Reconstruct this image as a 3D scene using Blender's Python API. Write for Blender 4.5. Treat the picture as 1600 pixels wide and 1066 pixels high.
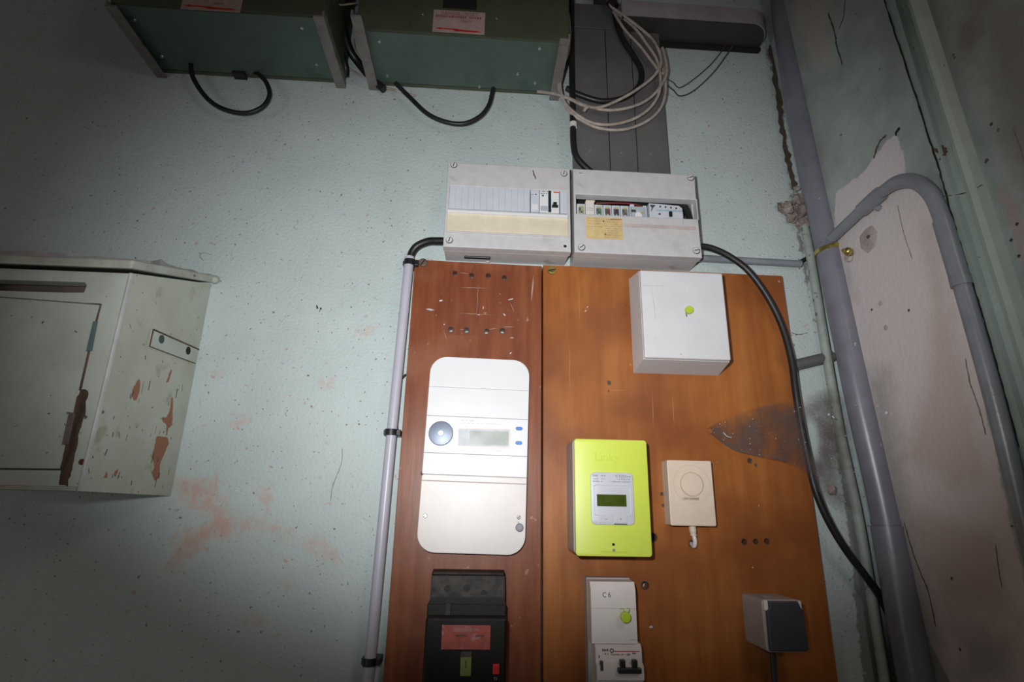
import bpy, bmesh, math, random
from mathutils import Vector, Matrix, noise
from mathutils.geometry import delaunay_2d_cdt
random.seed(7)
for o in list(bpy.data.objects): bpy.data.objects.remove(o)
SC = bpy.context.scene
COL = SC.collection

# ------------------------------------------------------------------ camera
FPX = 868.0
PX0, PY0 = 800.0, 533.0
CAM = Vector((0, -1.09, 1.5))
def _c(p): return Vector((p[0]-PX0, p[1]-PY0, FPX))
NN = _c((745, 800)).normalized()
VV = _c((852, -2277)); VV = (VV - VV.dot(NN)*NN).normalized()
XX = NN.cross(VV).normalized()
cd = bpy.data.cameras.new('camera'); cam = bpy.data.objects.new('camera', cd); COL.objects.link(cam)
cd.sensor_width = 36; cd.lens = FPX/1600*36; cd.clip_start = 0.01; cd.clip_end = 50
cam.matrix_world = Matrix(((XX[0], -XX[1], -XX[2], CAM[0]), (NN[0], -NN[1], -NN[2], CAM[1]), (VV[0], -VV[1], -VV[2], CAM[2]), (0, 0, 0, 1)))
SC.camera = cam
SC.view_settings.view_transform = 'Standard'; SC.view_settings.look = 'None'
SC.view_settings.exposure = 0.0; SC.view_settings.gamma = 1.0; SC.view_settings.use_curve_mapping = False

# ------------------------------------------------------------------ light: dim warm room, hand flash beside the lens, doorway light, added left fill
w = bpy.data.worlds.new('world'); SC.world = w; w.use_nodes = True
w.node_tree.nodes['Background'].inputs[0].default_value = (1.0, 0.86, 0.74, 1)
w.node_tree.nodes['Background'].inputs[1].default_value = 0.03
def aim(o, target):
    o.rotation_euler = (Vector(target)-o.location).to_track_quat('-Z', 'Y').to_euler()
fl = bpy.data.lights.new('flash', 'SPOT'); fo = bpy.data.objects.new('flash', fl); COL.objects.link(fo)
fo.location = (-0.06, -1.05, 1.575); aim(fo, (0.07, 0, 1.88)); fo.scale = (1.5, 1, 1)
fl.energy = 47; fl.color = (0.97, 0.985, 1.0); fl.spot_size = math.radians(75); fl.spot_blend = 1.0; fl.shadow_soft_size = 0.018
al = bpy.data.lights.new('doorway_light', 'AREA'); ao = bpy.data.objects.new('doorway_light', al); COL.objects.link(ao)
ao.location = (0.62, -1.25, 2.15); aim(ao, (0.2, 0, 1.35)); al.size = 0.35; al.energy = 1.5; al.color = (1.0, 0.85, 0.78)

bl_ = bpy.data.lights.new('left_fill_light', 'AREA'); bo = bpy.data.objects.new('left_fill_light', bl_); COL.objects.link(bo)  # unseen fill lamp, added to lift the lower left wall
bo.location = (-1.8, -1.8, 1.25); aim(bo, (-0.8, 0, 1.2)); bl_.size = 0.6; bl_.energy = 2.6; bl_.color = (1.0, 0.97, 0.90)
# ------------------------------------------------------------------ unprojection helpers
def _ray(px, py):
    d = _c((px, py)); return Vector((d.dot(XX), d.dot(NN), d.dot(VV)))
def at(px, py, d=0.0):                 # point at distance d in front of the back wall
    r = _ray(px, py); return CAM + r*((-d-CAM[1])/r[1])
SL = 0.05                              # the right wall leans a little
def at_r(px, py, off=0.0):             # point off the right wall
    r = _ray(px, py)                   # x + SL*(z-1.6) = .757-off
    t = (0.757-off-CAM[0]-SL*(CAM[2]-1.6))/(r[0]+SL*r[2]); return CAM + r*t
def rw(y, z, off=0.0): return Vector((0.757-off-SL*(z-1.6), y, z))

# ------------------------------------------------------------------ materials
def NT(m): return m.node_tree.nodes, m.node_tree.links
def mat(name, col, rough=0.5, metal=0.0, var=0.12, vs=30, bump=0.1, bs=200, col2=None, spots=None, spec=None, stretch=None, coat=0):
    m = bpy.data.materials.new(name); m.use_nodes = True; N, L = NT(m)
    b = N['Principled BSDF']; b.inputs['Roughness'].default_value = rough; b.inputs['Metallic'].default_value = metal
    if spec is not None: b.inputs['Specular IOR Level'].default_value = spec
    if coat: b.inputs['Coat Weight'].default_value = coat; b.inputs['Coat Roughness'].default_value = 0.25
    tc = N.new('ShaderNodeTexCoord'); src = tc.outputs['Object']
    if stretch:
        mp = N.new('ShaderNodeMapping'); mp.inputs['Scale'].default_value = stretch; L.new(src, mp.inputs[0]); src = mp.outputs[0]
    n1 = N.new('ShaderNodeTexNoise'); n1.inputs['Scale'].default_value = vs; n1.inputs['Detail'].default_value = 6; n1.inputs['Roughness'].default_value = 0.6
    L.new(src, n1.inputs['Vector'])
    c2 = col2 if col2 else tuple(c*(1-var*2) for c in col)
    mx = N.new('ShaderNodeMix'); mx.data_type = 'RGBA'
    mr = N.new('ShaderNodeMapRange'); mr.inputs[1].default_value = 0.35; mr.inputs[2].default_value = 0.65
    L.new(n1.outputs[0], mr.inputs[0]); L.new(mr.outputs[0], mx.inputs[0])
    mx.inputs[6].default_value = (*col, 1); mx.inputs[7].default_value = (*c2, 1)
    out = mx.outputs[2]
    for (sc, th, sw, sc_col) in (spots or []):
        n2 = N.new('ShaderNodeTexNoise'); n2.inputs['Scale'].default_value = sc; n2.inputs['Detail'].default_value = 3; L.new(tc.outputs['Object'], n2.inputs['Vector'])
        r2 = N.new('ShaderNodeMapRange'); r2.inputs[1].default_value = th; r2.inputs[2].default_value = th+sw; L.new(n2.outputs[0], r2.inputs[0])
        m2 = N.new('ShaderNodeMix'); m2.data_type = 'RGBA'; L.new(r2.outputs[0], m2.inputs[0]); L.new(out, m2.inputs[6]); m2.inputs[7].default_value = (*sc_col, 1); out = m2.outputs[2]
    L.new(out, b.inputs['Base Color'])
    if bump:
        n3 = N.new('ShaderNodeTexNoise'); n3.inputs['Scale'].default_value = bs; n3.inputs['Detail'].default_value = 4; L.new(src, n3.inputs['Vector'])
        bp = N.new('ShaderNodeBump'); bp.inputs['Strength'].default_value = bump; bp.inputs['Distance'].default_value = 0.002; L.new(n3.outputs[0], bp.inputs['Height']); L.new(bp.outputs[0], b.inputs['Normal'])
    m['out'] = 1
    return m
def overlay(m, attr, col, th=0.0, sw=0.003, nscale=120, namp=0.012, fac=1.0):
    """mix a colour over the base where the stored signed distance (m, + = inside) beats noise"""
    N, L = NT(m); b = N['Principled BSDF']; src = b.inputs['Base Color'].links[0].from_socket
    a = N.new('ShaderNodeAttribute'); a.attribute_name = attr
    tc = N.new('ShaderNodeTexCoord'); n = N.new('ShaderNodeTexNoise'); n.inputs['Scale'].default_value = nscale; n.inputs['Detail'].default_value = 5; n.inputs['Roughness'].default_value = 0.65
    L.new(tc.outputs['Object'], n.inputs['Vector'])
    k = N.new('ShaderNodeMath'); k.operation = 'MULTIPLY_ADD'; k.inputs[1].default_value = namp*2; k.inputs[2].default_value = -namp; L.new(n.outputs[0], k.inputs[0])
    s = N.new('ShaderNodeMath'); s.operation = 'ADD'; L.new(a.outputs['Fac'], s.inputs[0]); L.new(k.outputs[0], s.inputs[1])
    r = N.new('ShaderNodeMapRange'); r.inputs[1].default_value = th; r.inputs[2].default_value = th+sw; r.inputs[4].default_value = fac; L.new(s.outputs[0], r.inputs[0])
    mx = N.new('ShaderNodeMix'); mx.data_type = 'RGBA'; L.new(r.outputs[0], mx.inputs[0]); L.new(src, mx.inputs[6]); mx.inputs[7].default_value = (*col, 1)
    L.new(mx.outputs[2], b.inputs['Base Color'])

M = {}
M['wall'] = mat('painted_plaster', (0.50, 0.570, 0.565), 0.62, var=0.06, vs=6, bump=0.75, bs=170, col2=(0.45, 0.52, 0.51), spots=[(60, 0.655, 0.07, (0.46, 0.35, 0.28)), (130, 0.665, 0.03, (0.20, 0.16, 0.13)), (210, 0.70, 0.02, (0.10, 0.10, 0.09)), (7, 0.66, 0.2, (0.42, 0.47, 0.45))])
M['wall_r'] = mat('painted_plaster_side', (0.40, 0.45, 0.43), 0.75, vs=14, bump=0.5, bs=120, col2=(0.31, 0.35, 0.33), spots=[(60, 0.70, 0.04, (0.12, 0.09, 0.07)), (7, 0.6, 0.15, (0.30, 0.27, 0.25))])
M['trim'] = mat('painted_trim', (0.36, 0.43, 0.39), 0.55, vs=20, bump=0.25, bs=90, col2=(0.31, 0.37, 0.335), spots=[(70, 0.72, 0.02, (0.2, 0.12, 0.08))])
M['cab'] = mat('cabinet_paint', (0.50, 0.54, 0.49), 0.5, vs=12, bump=0.15, bs=120, col2=(0.42, 0.45, 0.40), spots=[(110, 0.71, 0.02, (0.10, 0.08, 0.06)), (24, 0.68, 0.06, (0.36, 0.35, 0.28))])
M['lid'] = mat('cabinet_lid_paint', (0.44, 0.46, 0.40), 0.55, vs=25, bump=0.3, bs=100, col2=(0.34, 0.34, 0.29), spots=[(90, 0.68, 0.02, (0.18, 0.10, 0.07))])
M['barewood'] = mat('bare_wood', (0.15, 0.085, 0.05), 0.8, vs=60, bump=0.5, bs=150, col2=(0.035, 0.02, 0.014), stretch=(1, 1, 0.15))
M['dark'] = mat('dark_gap', (0.012, 0.011, 0.010), 0.9, bump=0)
M['woodL'] = mat('varnished_board_red', (0.25, 0.078, 0.030), 0.38, vs=34, bump=0.12, bs=60, col2=(0.17, 0.045, 0.018), stretch=(1.6, 1, 0.2), spots=[(9, 0.52, 0.25, (0.25, 0.095, 0.048)), (60, 0.70, 0.06, (0.36, 0.20, 0.14))], spec=0.3)
M['woodR'] = mat('varnished_board_orange', (0.40, 0.145, 0.036), 0.38, vs=22, bump=0.10, bs=60, col2=(0.29, 0.092, 0.022), stretch=(1.5, 1, 0.16), spots=[(5, 0.44, 0.2, (0.22, 0.066, 0.017)), (150, 0.755, 0.02, (0.6, 0.5, 0.4))], spec=0.35)
M['grey'] = mat('grey_plastic', (0.56, 0.555, 0.555), 0.5, vs=60, bump=0.12, bs=500, col2=(0.51, 0.50, 0.50), spots=[(16, 0.66, 0.08, (0.38, 0.36, 0.33)), (180, 0.74, 0.02, (0.25, 0.22, 0.2))])
M['white'] = mat('white_plastic', (0.74, 0.74, 0.75), 0.36, var=0.02, vs=20, bump=0.02, bs=100)
M['white2'] = mat('white_box_plastic', (0.64, 0.64, 0.66), 0.42, var=0.03, vs=16, bump=0.1, bs=200, spots=[(170, 0.76, 0.02, (0.3, 0.3, 0.28))])
M['offwhite'] = mat('warm_white_plastic', (0.72, 0.66, 0.63), 0.4, var=0.03, bump=0.03)
M['modwhite'] = mat('module_white', (0.57, 0.60, 0.66), 0.4, var=0.03, bump=0.02)
M['modgrey'] = mat('module_grey', (0.42, 0.47, 0.52), 0.4, var=0.04, bump=0.02)
M['cream'] = mat('aged_cream_plastic', (0.70, 0.62, 0.47), 0.45, var=0.05, vs=40, bump=0.02)
M['beige'] = mat('beige_plastic', (0.72, 0.59, 0.47), 0.4, var=0.04, vs=20, bump=0.04)
M['label'] = mat('yellowed_paper', (0.66, 0.50, 0.24), 0.7, var=0.1, vs=50, bump=0.05)
M['ink'] = mat('brown_ink', (0.36, 0.16, 0.07), 0.7, var=0.1, bump=0)
M['print'] = mat('grey_print', (0.12, 0.12, 0.14), 0.6, bump=0)
M['lite'] = mat('faint_print', (0.45, 0.46, 0.48), 0.6, bump=0)
M['red'] = mat('red_print', (0.55, 0.025, 0.02), 0.5, var=0.1, bump=0)
M['redtext'] = mat('faded_red_print', (0.34, 0.10, 0.09), 0.6, bump=0)
M['orange'] = mat('orange_print', (0.75, 0.16, 0.03), 0.5, bump=0)
M['sticker'] = mat('aged_sticker', (0.50, 0.36, 0.33), 0.6, vs=40, var=0.1, bump=0.05)
M['redplate'] = mat('faded_red_plate', (0.42, 0.085, 0.06), 0.6, vs=90, bump=0.1, col2=(0.30, 0.06, 0.045), spots=[(60, 0.60, 0.05, (0.40, 0.17, 0.15))])
M['black'] = mat('black_rubber', (0.015, 0.015, 0.016), 0.42, var=0.2, bump=0.15, bs=300)
M['bakelite'] = mat('dusty_bakelite', (0.006, 0.0055, 0.005), 0.5, vs=40, bump=0.1, col2=(0.009, 0.008, 0.007), spec=0.3)
M['dust'] = mat('dust_on_bakelite', (0.075, 0.066, 0.06), 0.8, vs=50, bump=0.1, col2=(0.03, 0.027, 0.024))
M['smoke'] = mat('dark_grey_flap', (0.05, 0.053, 0.065), 0.4, var=0.05, bump=0.03)
M['greymid'] = mat('socket_grey', (0.40, 0.36, 0.35), 0.5, var=0.06, bump=0.05)
M['lime'] = mat('lime_plastic', (0.60, 0.70, 0.085), 0.38, var=0.02, bump=0.03, bs=300)
M['limedark'] = mat('lime_relief', (0.55, 0.64, 0.06), 0.4, var=0.02, bump=0)
M['meterside'] = mat('meter_base_grey', (0.36, 0.30, 0.285), 0.42, var=0.08, vs=20, bump=0.05, stretch=(1, 1, .2))
M['silver'] = mat('display_module', (0.55, 0.55, 0.60), 0.3, var=0.02, bump=0.0)
M['lcd'] = mat('lcd_olive', (0.055, 0.085, 0.008), 0.2, vs=25, var=0.2, bump=0)
M['seal'] = mat('yellow_green_seal', (0.45, 0.60, 0.03), 0.4, var=0.05, bump=0.05)
M['sealgrey'] = mat('lead_seal', (0.12, 0.12, 0.13), 0.4, metal=0.5, bump=0.1)
M['optic'] = mat('optical_port_ring', (0.20, 0.235, 0.31), 0.42, metal=0.3, var=0.05, vs=12, bump=0.02)
M['blue'] = mat('blue_button', (0.03, 0.20, 0.60), 0.35, bump=0)
M['displayw'] = mat('pale_display', (0.66, 0.69, 0.72), 0.12, var=0.06, vs=60, bump=0.02)
M['green'] = mat('green_enamel', (0.095, 0.135, 0.11), 0.5, vs=25, bump=0.35, bs=160, col2=(0.08, 0.115, 0.095), spots=[(10, 0.62, 0.1, (0.06, 0.10, 0.08))])
M['greenf'] = mat('green_enamel_front', (0.085, 0.10, 0.06), 0.55, vs=20, bump=0.3, bs=160, col2=(0.07, 0.08, 0.05))
M['iron'] = mat('painted_angle_iron', (0.22, 0.20, 0.185), 0.6, vs=40, bump=0.2, bs=120, col2=(0.17, 0.15, 0.14), spots=[(40, 0.66, 0.05, (0.16, 0.07, 0.05))])
M['steel'] = mat('screw_steel', (0.50, 0.52, 0.50), 0.35, metal=0.8, bump=0)
M['scrw'] = mat('plastic_screw', (0.66, 0.65, 0.63), 0.45, bump=0)
M['brass'] = mat('brass', (0.62, 0.50, 0.16), 0.28, metal=0.9, vs=60, bump=0.1)
M['rustscrew'] = mat('rusty_screw', (0.17, 0.12, 0.09), 0.6, metal=0.4, vs=200, bump=0.4)
M['trunk'] = mat('trunking_grey', (0.135, 0.130, 0.130), 0.5, vs=10, bump=0.05, spots=[(60, 0.73, 0.02, (0.45, 0.45, 0.42))])
M['duct'] = mat('duct_lit_face', (0.40, 0.37, 0.39), 0.6, vs=15, bump=0.1)  # lit front of the duct, light put into the colour
M['ductb'] = mat('duct_underside', (0.06, 0.056, 0.052), 0.6, vs=15, bump=0.1)  # shade under the duct put into the colour; neck reuses it
M['pvc'] = mat('grey_violet_pvc', (0.215, 0.21, 0.255), 0.33, vs=10, bump=0.12, bs=60, spots=[(60, 0.73, 0.02, (0.45, 0.44, 0.46)), (12, 0.62, 0.15, (0.17, 0.16, 0.19))])
M['pvc2'] = mat('blue_grey_pvc', (0.24, 0.26, 0.29), 0.32, vs=14, bump=0.1, spots=[(50, 0.72, 0.03, (0.28, 0.28, 0.28))])
M['pipepaint'] = mat('painted_pipe', (0.34, 0.385, 0.35), 0.6, vs=40, bump=0.5, bs=90, col2=(0.27, 0.30, 0.27), spots=[(35, 0.64, 0.05, (0.12, 0.10, 0.09))])
M['conduit'] = mat('light_conduit', (0.48, 0.47, 0.54), 0.35, vs=8, var=0.05, bump=0.05)
M['wcable'] = mat('dirty_white_cable', (0.46, 0.40, 0.365), 0.5, vs=60, bump=0.05, col2=(0.30, 0.25, 0.21))
M['mortar'] = mat('broken_mortar', (0.33, 0.29, 0.27), 0.9, vs=60, bump=0.9, bs=60, col2=(0.17, 0.12, 0.10))
M['crack'] = mat('crack_dark', (0.09, 0.065, 0.05), 0.9, vs=30, bump=0.3)
M['crack2'] = mat('faint_crack', (0.25, 0.19, 0.16), 0.9, vs=30, bump=0.3)
M['paper'] = mat('white_flake', (0.66, 0.62, 0.64), 0.8, bump=0.3)
M['ply_edge'] = M['barewood']
M['floor'] = mat('concrete', (0.25, 0.24, 0.22), 0.8, vs=8, bump=0.4, bs=60)
M['plug'] = mat('pale_filler', (0.50, 0.42, 0.40), 0.8, vs=50, bump=0.4)
M['orangewire'] = mat('red_wire', (0.28, 0.03, 0.025), 0.5, bump=0)
M['dial'] = mat('beige_dial_line', (0.50, 0.38, 0.27), 0.5, bump=0)
# cobweb: a dusty translucent film
cw = bpy.data.materials.new('dusty_cobweb'); cw.use_nodes = True; N, L = NT(cw); N.remove(N['Principled BSDF'])
df = N.new('ShaderNodeBsdfDiffuse'); df.inputs[0].default_value = (0.105, 0.085, 0.080, 1); tr = N.new('ShaderNodeBsdfTransparent'); ms = N.new('ShaderNodeMixShader')
tc = N.new('ShaderNodeTexCoord'); n1 = N.new('ShaderNodeTexNoise'); n1.inputs['Scale'].default_value = 17; n1.inputs['Detail'].default_value = 8; n1.inputs['Roughness'].default_value = 0.7
n2 = N.new('ShaderNodeTexNoise'); n2.inputs['Scale'].default_value = 420; n2.inputs['Detail'].default_value = 2
at_ = N.new('ShaderNodeAttribute'); at_.attribute_name = 'thick'
r1 = N.new('ShaderNodeMapRange'); r1.inputs[1].default_value = 0.36; r1.inputs[2].default_value = 0.60; r1.inputs[3].default_value = 0.25; r1.inputs[4].default_value = 1.0
r2 = N.new('ShaderNodeMapRange'); r2.inputs[1].default_value = 0.3; r2.inputs[2].default_value = 0.7; r2.inputs[3].default_value = 0.7; r2.inputs[4].default_value = 1.0
q = N.new('ShaderNodeMath'); q.operation = 'MULTIPLY'; q2 = N.new('ShaderNodeMath'); q2.operation = 'MULTIPLY'
L.new(tc.outputs['Object'], n1.inputs['Vector']); L.new(tc.outputs['Object'], n2.inputs['Vector']); L.new(n1.outputs[0], r1.inputs[0]); L.new(n2.outputs[0], r2.inputs[0])
L.new(r1.outputs[0], q.inputs[0]); L.new(r2.outputs[0], q.inputs[1]); L.new(q.outputs[0], q2.inputs[0]); L.new(at_.outputs['Fac'], q2.inputs[1])
L.new(q2.outputs[0], ms.inputs[0]); L.new(tr.outputs[0], ms.inputs[1]); L.new(df.outputs[0], ms.inputs[2]); L.new(ms.outputs[0], N['Material Output'].inputs[0])
M['web'] = cw

# ------------------------------------------------------------------ object helpers
def tag(o, label=None, cat=None, group=None, kind=None):
    if label: o['label'] = label
    if cat: o['category'] = cat
    if group: o['group'] = group
    if kind: o['kind'] = kind
    return o
def empty(name, loc, label, cat, group=None):
    o = bpy.data.objects.new(name, None); o.empty_display_size = 0.02; COL.objects.link(o); o.location = loc
    o['base'] = list(loc); return tag(o, label, cat, group)
def wbase(p):
    b = Vector((0, 0, 0)); 
    while p: b += Vector(p.location); p = p.parent
    return b
def put(name, bm, m, parent=None, smooth=False, own=False):
    """link a bmesh built in world coordinates as one object (own: origin at its own centre)"""
    me = bpy.data.meshes.new(name); bm.normal_update(); bm.to_mesh(me); bm.free()
    for mm in (m if isinstance(m, (list, tuple)) else [m]): me.materials.append(mm)
    if smooth:
        for p in me.polygons: p.use_smooth = True
    o = bpy.data.objects.new(name, me); COL.objects.link(o)
    off = wbase(parent) if parent else Vector((0, 0, 0))
    if parent: o.parent = parent
    if own and len(me.vertices):
        c = sum((v.co for v in me.vertices), Vector())/len(me.vertices)
        o.location = c-off; off = c
    if off.length > 0: me.transform(Matrix.Translation(-off))
    if smooth:
        try: me.set_sharp_from_angle(angle=math.radians(40))
        except Exception: pass
    return o
def B(*boxes, bev=0.0, seg=2):
    """boxes (x0,x1,d0,d1,z0,z1) in one bmesh; d = distance from the back wall"""
    bm = bmesh.new()
    for (x0, x1, d0, d1, z0, z1) in boxes:
        r = bmesh.ops.create_cube(bm, size=1.0)
        for v in r['verts']:
            v.co = Vector(((x0+x1)/2+v.co.x*(x1-x0), -(d0+d1)/2+v.co.y*(d1-d0), (z0+z1)/2+v.co.z*(z1-z0)))
        if bev:
            es = list({e for v in r['verts'] for e in v.link_edges}); bmesh.ops.bevel(bm, geom=es, offset=bev, segments=seg, affect='EDGES', profile=0.5)
    return bm
def frustum(back, front, bev=0.0):
    """hexahedron: back=(x0,x1,z0,z1,d) front=(x0,x1,z0,z1,d)"""
    bm = bmesh.new(); vs = []
    for (x0, x1, z0, z1, d) in (back, front):
        for (x, z) in ((x0, z0), (x1, z0), (x1, z1), (x0, z1)): vs.append(bm.verts.new((x, -d, z)))
    for f in ((0, 1, 2, 3), (7, 6, 5, 4), (0, 4, 5, 1), (1, 5, 6, 2), (2, 6, 7, 3), (3, 7, 4, 0)): bm.faces.new([vs[i] for i in f])
    bmesh.ops.recalc_face_normals(bm, faces=bm.faces)
    if bev: bmesh.ops.bevel(bm, geom=list(bm.edges), offset=bev, segments=2, affect='EDGES', profile=0.5)
    return bm
def hexa(pts, bev=0):
    """8 points: bottom ring 0-3, top ring 4-7"""
    bm = bmesh.new(); vs = [bm.verts.new(p) for p in pts]
    for f in ((3, 2, 1, 0), (4, 5, 6, 7), (0, 1, 5, 4), (1, 2, 6, 5), (2, 3, 7, 6), (3, 0, 4, 7)): bm.faces.new([vs[i] for i in f])
    bmesh.ops.recalc_face_normals(bm, faces=bm.faces)
    if bev: bmesh.ops.bevel(bm, geom=list(bm.edges), offset=bev, segments=2, affect='EDGES', profile=0.5)
    return bm
def rrect(x0, x1, z0, z1, r, n=6):
    out = []
    for (cx, cz, a0) in ((x1-r, z1-r, 0), (x0+r, z1-r, 90), (x0+r, z0+r, 180), (x1-r, z0+r, 270)):
        for i in range(n+1):
            a = math.radians(a0+90*i/n); out.append((cx+r*math.cos(a), cz+r*math.sin(a)))
    return out
def circ(x, z, r, n=20): return [(x+r*math.cos(2*math.pi*i/n), z+r*math.sin(2*math.pi*i/n)) for i in range(n)]
def plate(outer, d0, d1, holes=(), bev=0.0, T=None):
    """outline in (x,z) with holes, extruded from d0 (back) to d1 (front)"""
    bm = bmesh.new()
    pts = []; edges = []
    for loop in [outer]+list(holes):
        s = len(pts); k = len(loop); pts += [Vector(p) for p in loop]; edges += [(s+i, s+(i+1) % k) for i in range(k)]
    vo, eo, fo_, *_ = delaunay_2d_cdt(pts, edges, [], 1, 1e-6)
    def inside(c, loop):
        r = False; n = len(loop); j = n-1
        for i in range(n):
            xi, yi = loop[i]; xj, yj = loop[j]
            if (yi > c[1]) != (yj > c[1]) and c[0] < (xj-xi)*(c[1]-yi)/(yj-yi)+xi: r = not r
            j = i
        return r
    vs = [bm.verts.new((p[0], -d0, p[1])) for p in vo]; fs = []
    for f in fo_:
        c = sum((vo[i] for i in f), Vector((0, 0)))/len(f)
        if inside(c, outer) and not any(inside(c, h) for h in holes):
            try: fs.append(bm.faces.new([vs[i] for i in f]))
            except ValueError: pass
    bmesh.ops.delete(bm, geom=[v for v in bm.verts if not v.link_faces], context='VERTS')
    for f in bm.faces:
        f.normal_update()
        if f.normal.y < 0: f.normal_flip()
    r = bmesh.ops.extrude_face_region(bm, geom=list(bm.faces))
    nv = [g for g in r['geom'] if isinstance(g, bmesh.types.BMVert)]
    for v in nv: v.co.y = -d1
    bmesh.ops.recalc_face_normals(bm, faces=bm.faces)
    if bev:
        es = [e for e in bm.edges if abs(e.verts[0].co.y+d1) < 1e-6 and abs(e.verts[1].co.y+d1) < 1e-6 and len(e.link_faces) == 2 and abs(e.link_faces[0].normal.dot(e.link_faces[1].normal)) < 0.5]
        bmesh.ops.bevel(bm, geom=es, offset=bev, segments=3, affect='EDGES', profile=0.5)
    if T: bmesh.ops.transform(bm, matrix=T, verts=bm.verts)
    return bm
def catmull(P, n=8):
    P = [Vector(p) for p in P]
    if len(P) < 3: return P
    Q = [P[0]*2-P[1]]+P+[P[-1]*2-P[-2]]; out = []
    for i in range(1, len(Q)-2):
        a, b, c, d = Q[i-1:i+3]
        for k in range(n):
            t = k/n; out.append(0.5*((2*b)+(c-a)*t+(2*a-5*b+4*c-d)*t*t+(3*b-3*c+d-a)*t**3))
    out.append(P[-1]); return out
def tube(P, r, seg=12, smooth=8, bm=None, caps=True, hollow=False):
    bm = bm or bmesh.new(); P = catmull(P, smooth) if smooth else [Vector(p) for p in P]
    R = r if isinstance(r, (list, tuple)) else None
    rings = []; up = None
    for i, p in enumerate(P):
        t = (P[min(i+1, len(P)-1)]-P[max(i-1, 0)]).normalized()
        if up is None: up = Vector((0, 1, 0)) if abs(t.y) < 0.9 else Vector((1, 0, 0))
        up = (up-up.dot(t)*t).normalized(); s = t.cross(up)
        if R: f = i/(len(P)-1)*(len(R)-1); a = int(min(f, len(R)-2)); rr = R[a]+(R[a+1]-R[a])*(f-a)
        else: rr = r
        rings.append([bm.verts.new(p+(up*math.cos(2*math.pi*k/seg)+s*math.sin(2*math.pi*k/seg))*rr) for k in range(seg)])
    for a, b in zip(rings, rings[1:]):
        for k in range(seg): bm.faces.new((a[k], a[(k+1) % seg], b[(k+1) % seg], b[k]))
    if caps:
        bm.faces.new(rings[0][::-1]); bm.faces.new(rings[-1])
    bmesh.ops.recalc_face_normals(bm, faces=bm.faces)
    return bm
def cyl(x, z, d0, d1, r, n=20, bm=None, bev=0.0):
    bm2 = plate(circ(x, z, r, n), d0, d1, bev=bev)
    return bm2
def ptube(pts, r, seg=12, smooth=8): return tube([at(*p) for p in pts], r, seg, smooth)
def screw(x, z, d, r, m, parent, name='screw', h=0.0025, ang=0.6):
    bm = plate(circ(x, z, r, 16), d-0.001, d+h, bev=r*0.25)
    c, s = math.cos(ang), math.sin(ang); w_ = r*0.13; l = r*0.8
    q = [Vector((x+c*a-s*b, -(d+h+0.0001), z+s*a+c*b)) for a, b in ((-l, -w_), (l, -w_), (l, w_), (-l, w_))]
    f = bm.faces.new([bm.verts.new(p) for p in q]); f.material_index = 1; f.normal_update()
    if f.normal.y > 0: f.normal_flip()
    o = put(name, bm, [m, M['dark']], parent, own=True)
    if m is M['scrw'] and name == 'cover_screw': put('screw_shadow', plate(circ(x+.0004, z-.0006, r*1.16, 16), d-.001, d+.0003), M['smoke'], parent)  # off-centre dark disc, a painted shadow of the screw
    return o
def text(s, x, z, d, size, m, parent, name='lettering', align='LEFT', sx=1.0, ext=0.0001, rot=0):
    cu = bpy.data.curves.new('t', 'FONT'); cu.body = s; cu.size = size; cu.extrude = ext; cu.align_x = align; cu.align_y = 'CENTER'; cu.resolution_u = 2
    to = bpy.data.objects.new('t', cu); COL.objects.link(to); bpy.context.view_layer.update()
    me = bpy.data.meshes.new_from_object(to.evaluated_get(bpy.context.evaluated_depsgraph_get())); bpy.data.objects.remove(to)
    bm = bmesh.new(); bm.from_mesh(me)
    T = Matrix.Translation((x, -d, z)) @ Matrix.Rotation(rot, 4, 'Y') @ Matrix.Rotation(math.pi/2, 4, 'X') @ Matrix.Diagonal((sx, 1, 1, 1))
    bmesh.ops.transform(bm, matrix=T, verts=bm.verts)
    return put(name, bm, m, parent)
def marks(rects, d, m, parent, name='printed_marks'):
    """tiny flat printed dashes (x0,x1,z0,z1), too small to read in the photo"""
    return put(name, B(*[(a, b, d-0.0002, d+0.0002, c, e) for (a, b, c, e) in rects]), m, parent)
def wordline(x0, x1, z, h, seed, gap=0.25):
    rr = random.Random(seed); out = []; x = x0
    while x < x1:
        wl = h*rr.uniform(0.3, 0.6); 
        out.append((x, min(x+wl, x1), z-h*rr.uniform(.3, .5), z+h*rr.uniform(.3, .5))); x += wl+h*(0.2 if rr.random() > gap else 0.9)
    return out
def rect(px0, py0, px1, py1, d):
    a = at(px0, py0, d); b = at(px1, py1, d); return a.x, b.x, b.z, a.z     # x0,x1,z0,z1
def jag(poly, amp, k=4, seed=1):
    rr = random.Random(seed); out = []
    for i, p in enumerate(poly):
        q_ = poly[(i+1) % len(poly)]
        for t in range(k):
            f = t/k; out.append((p[0]+(q_[0]-p[0])*f+rr.uniform(-amp, amp)*(t > 0), p[1]+(q_[1]-p[1])*f+rr.uniform(-amp, amp)*(t > 0)))
    return out
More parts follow.
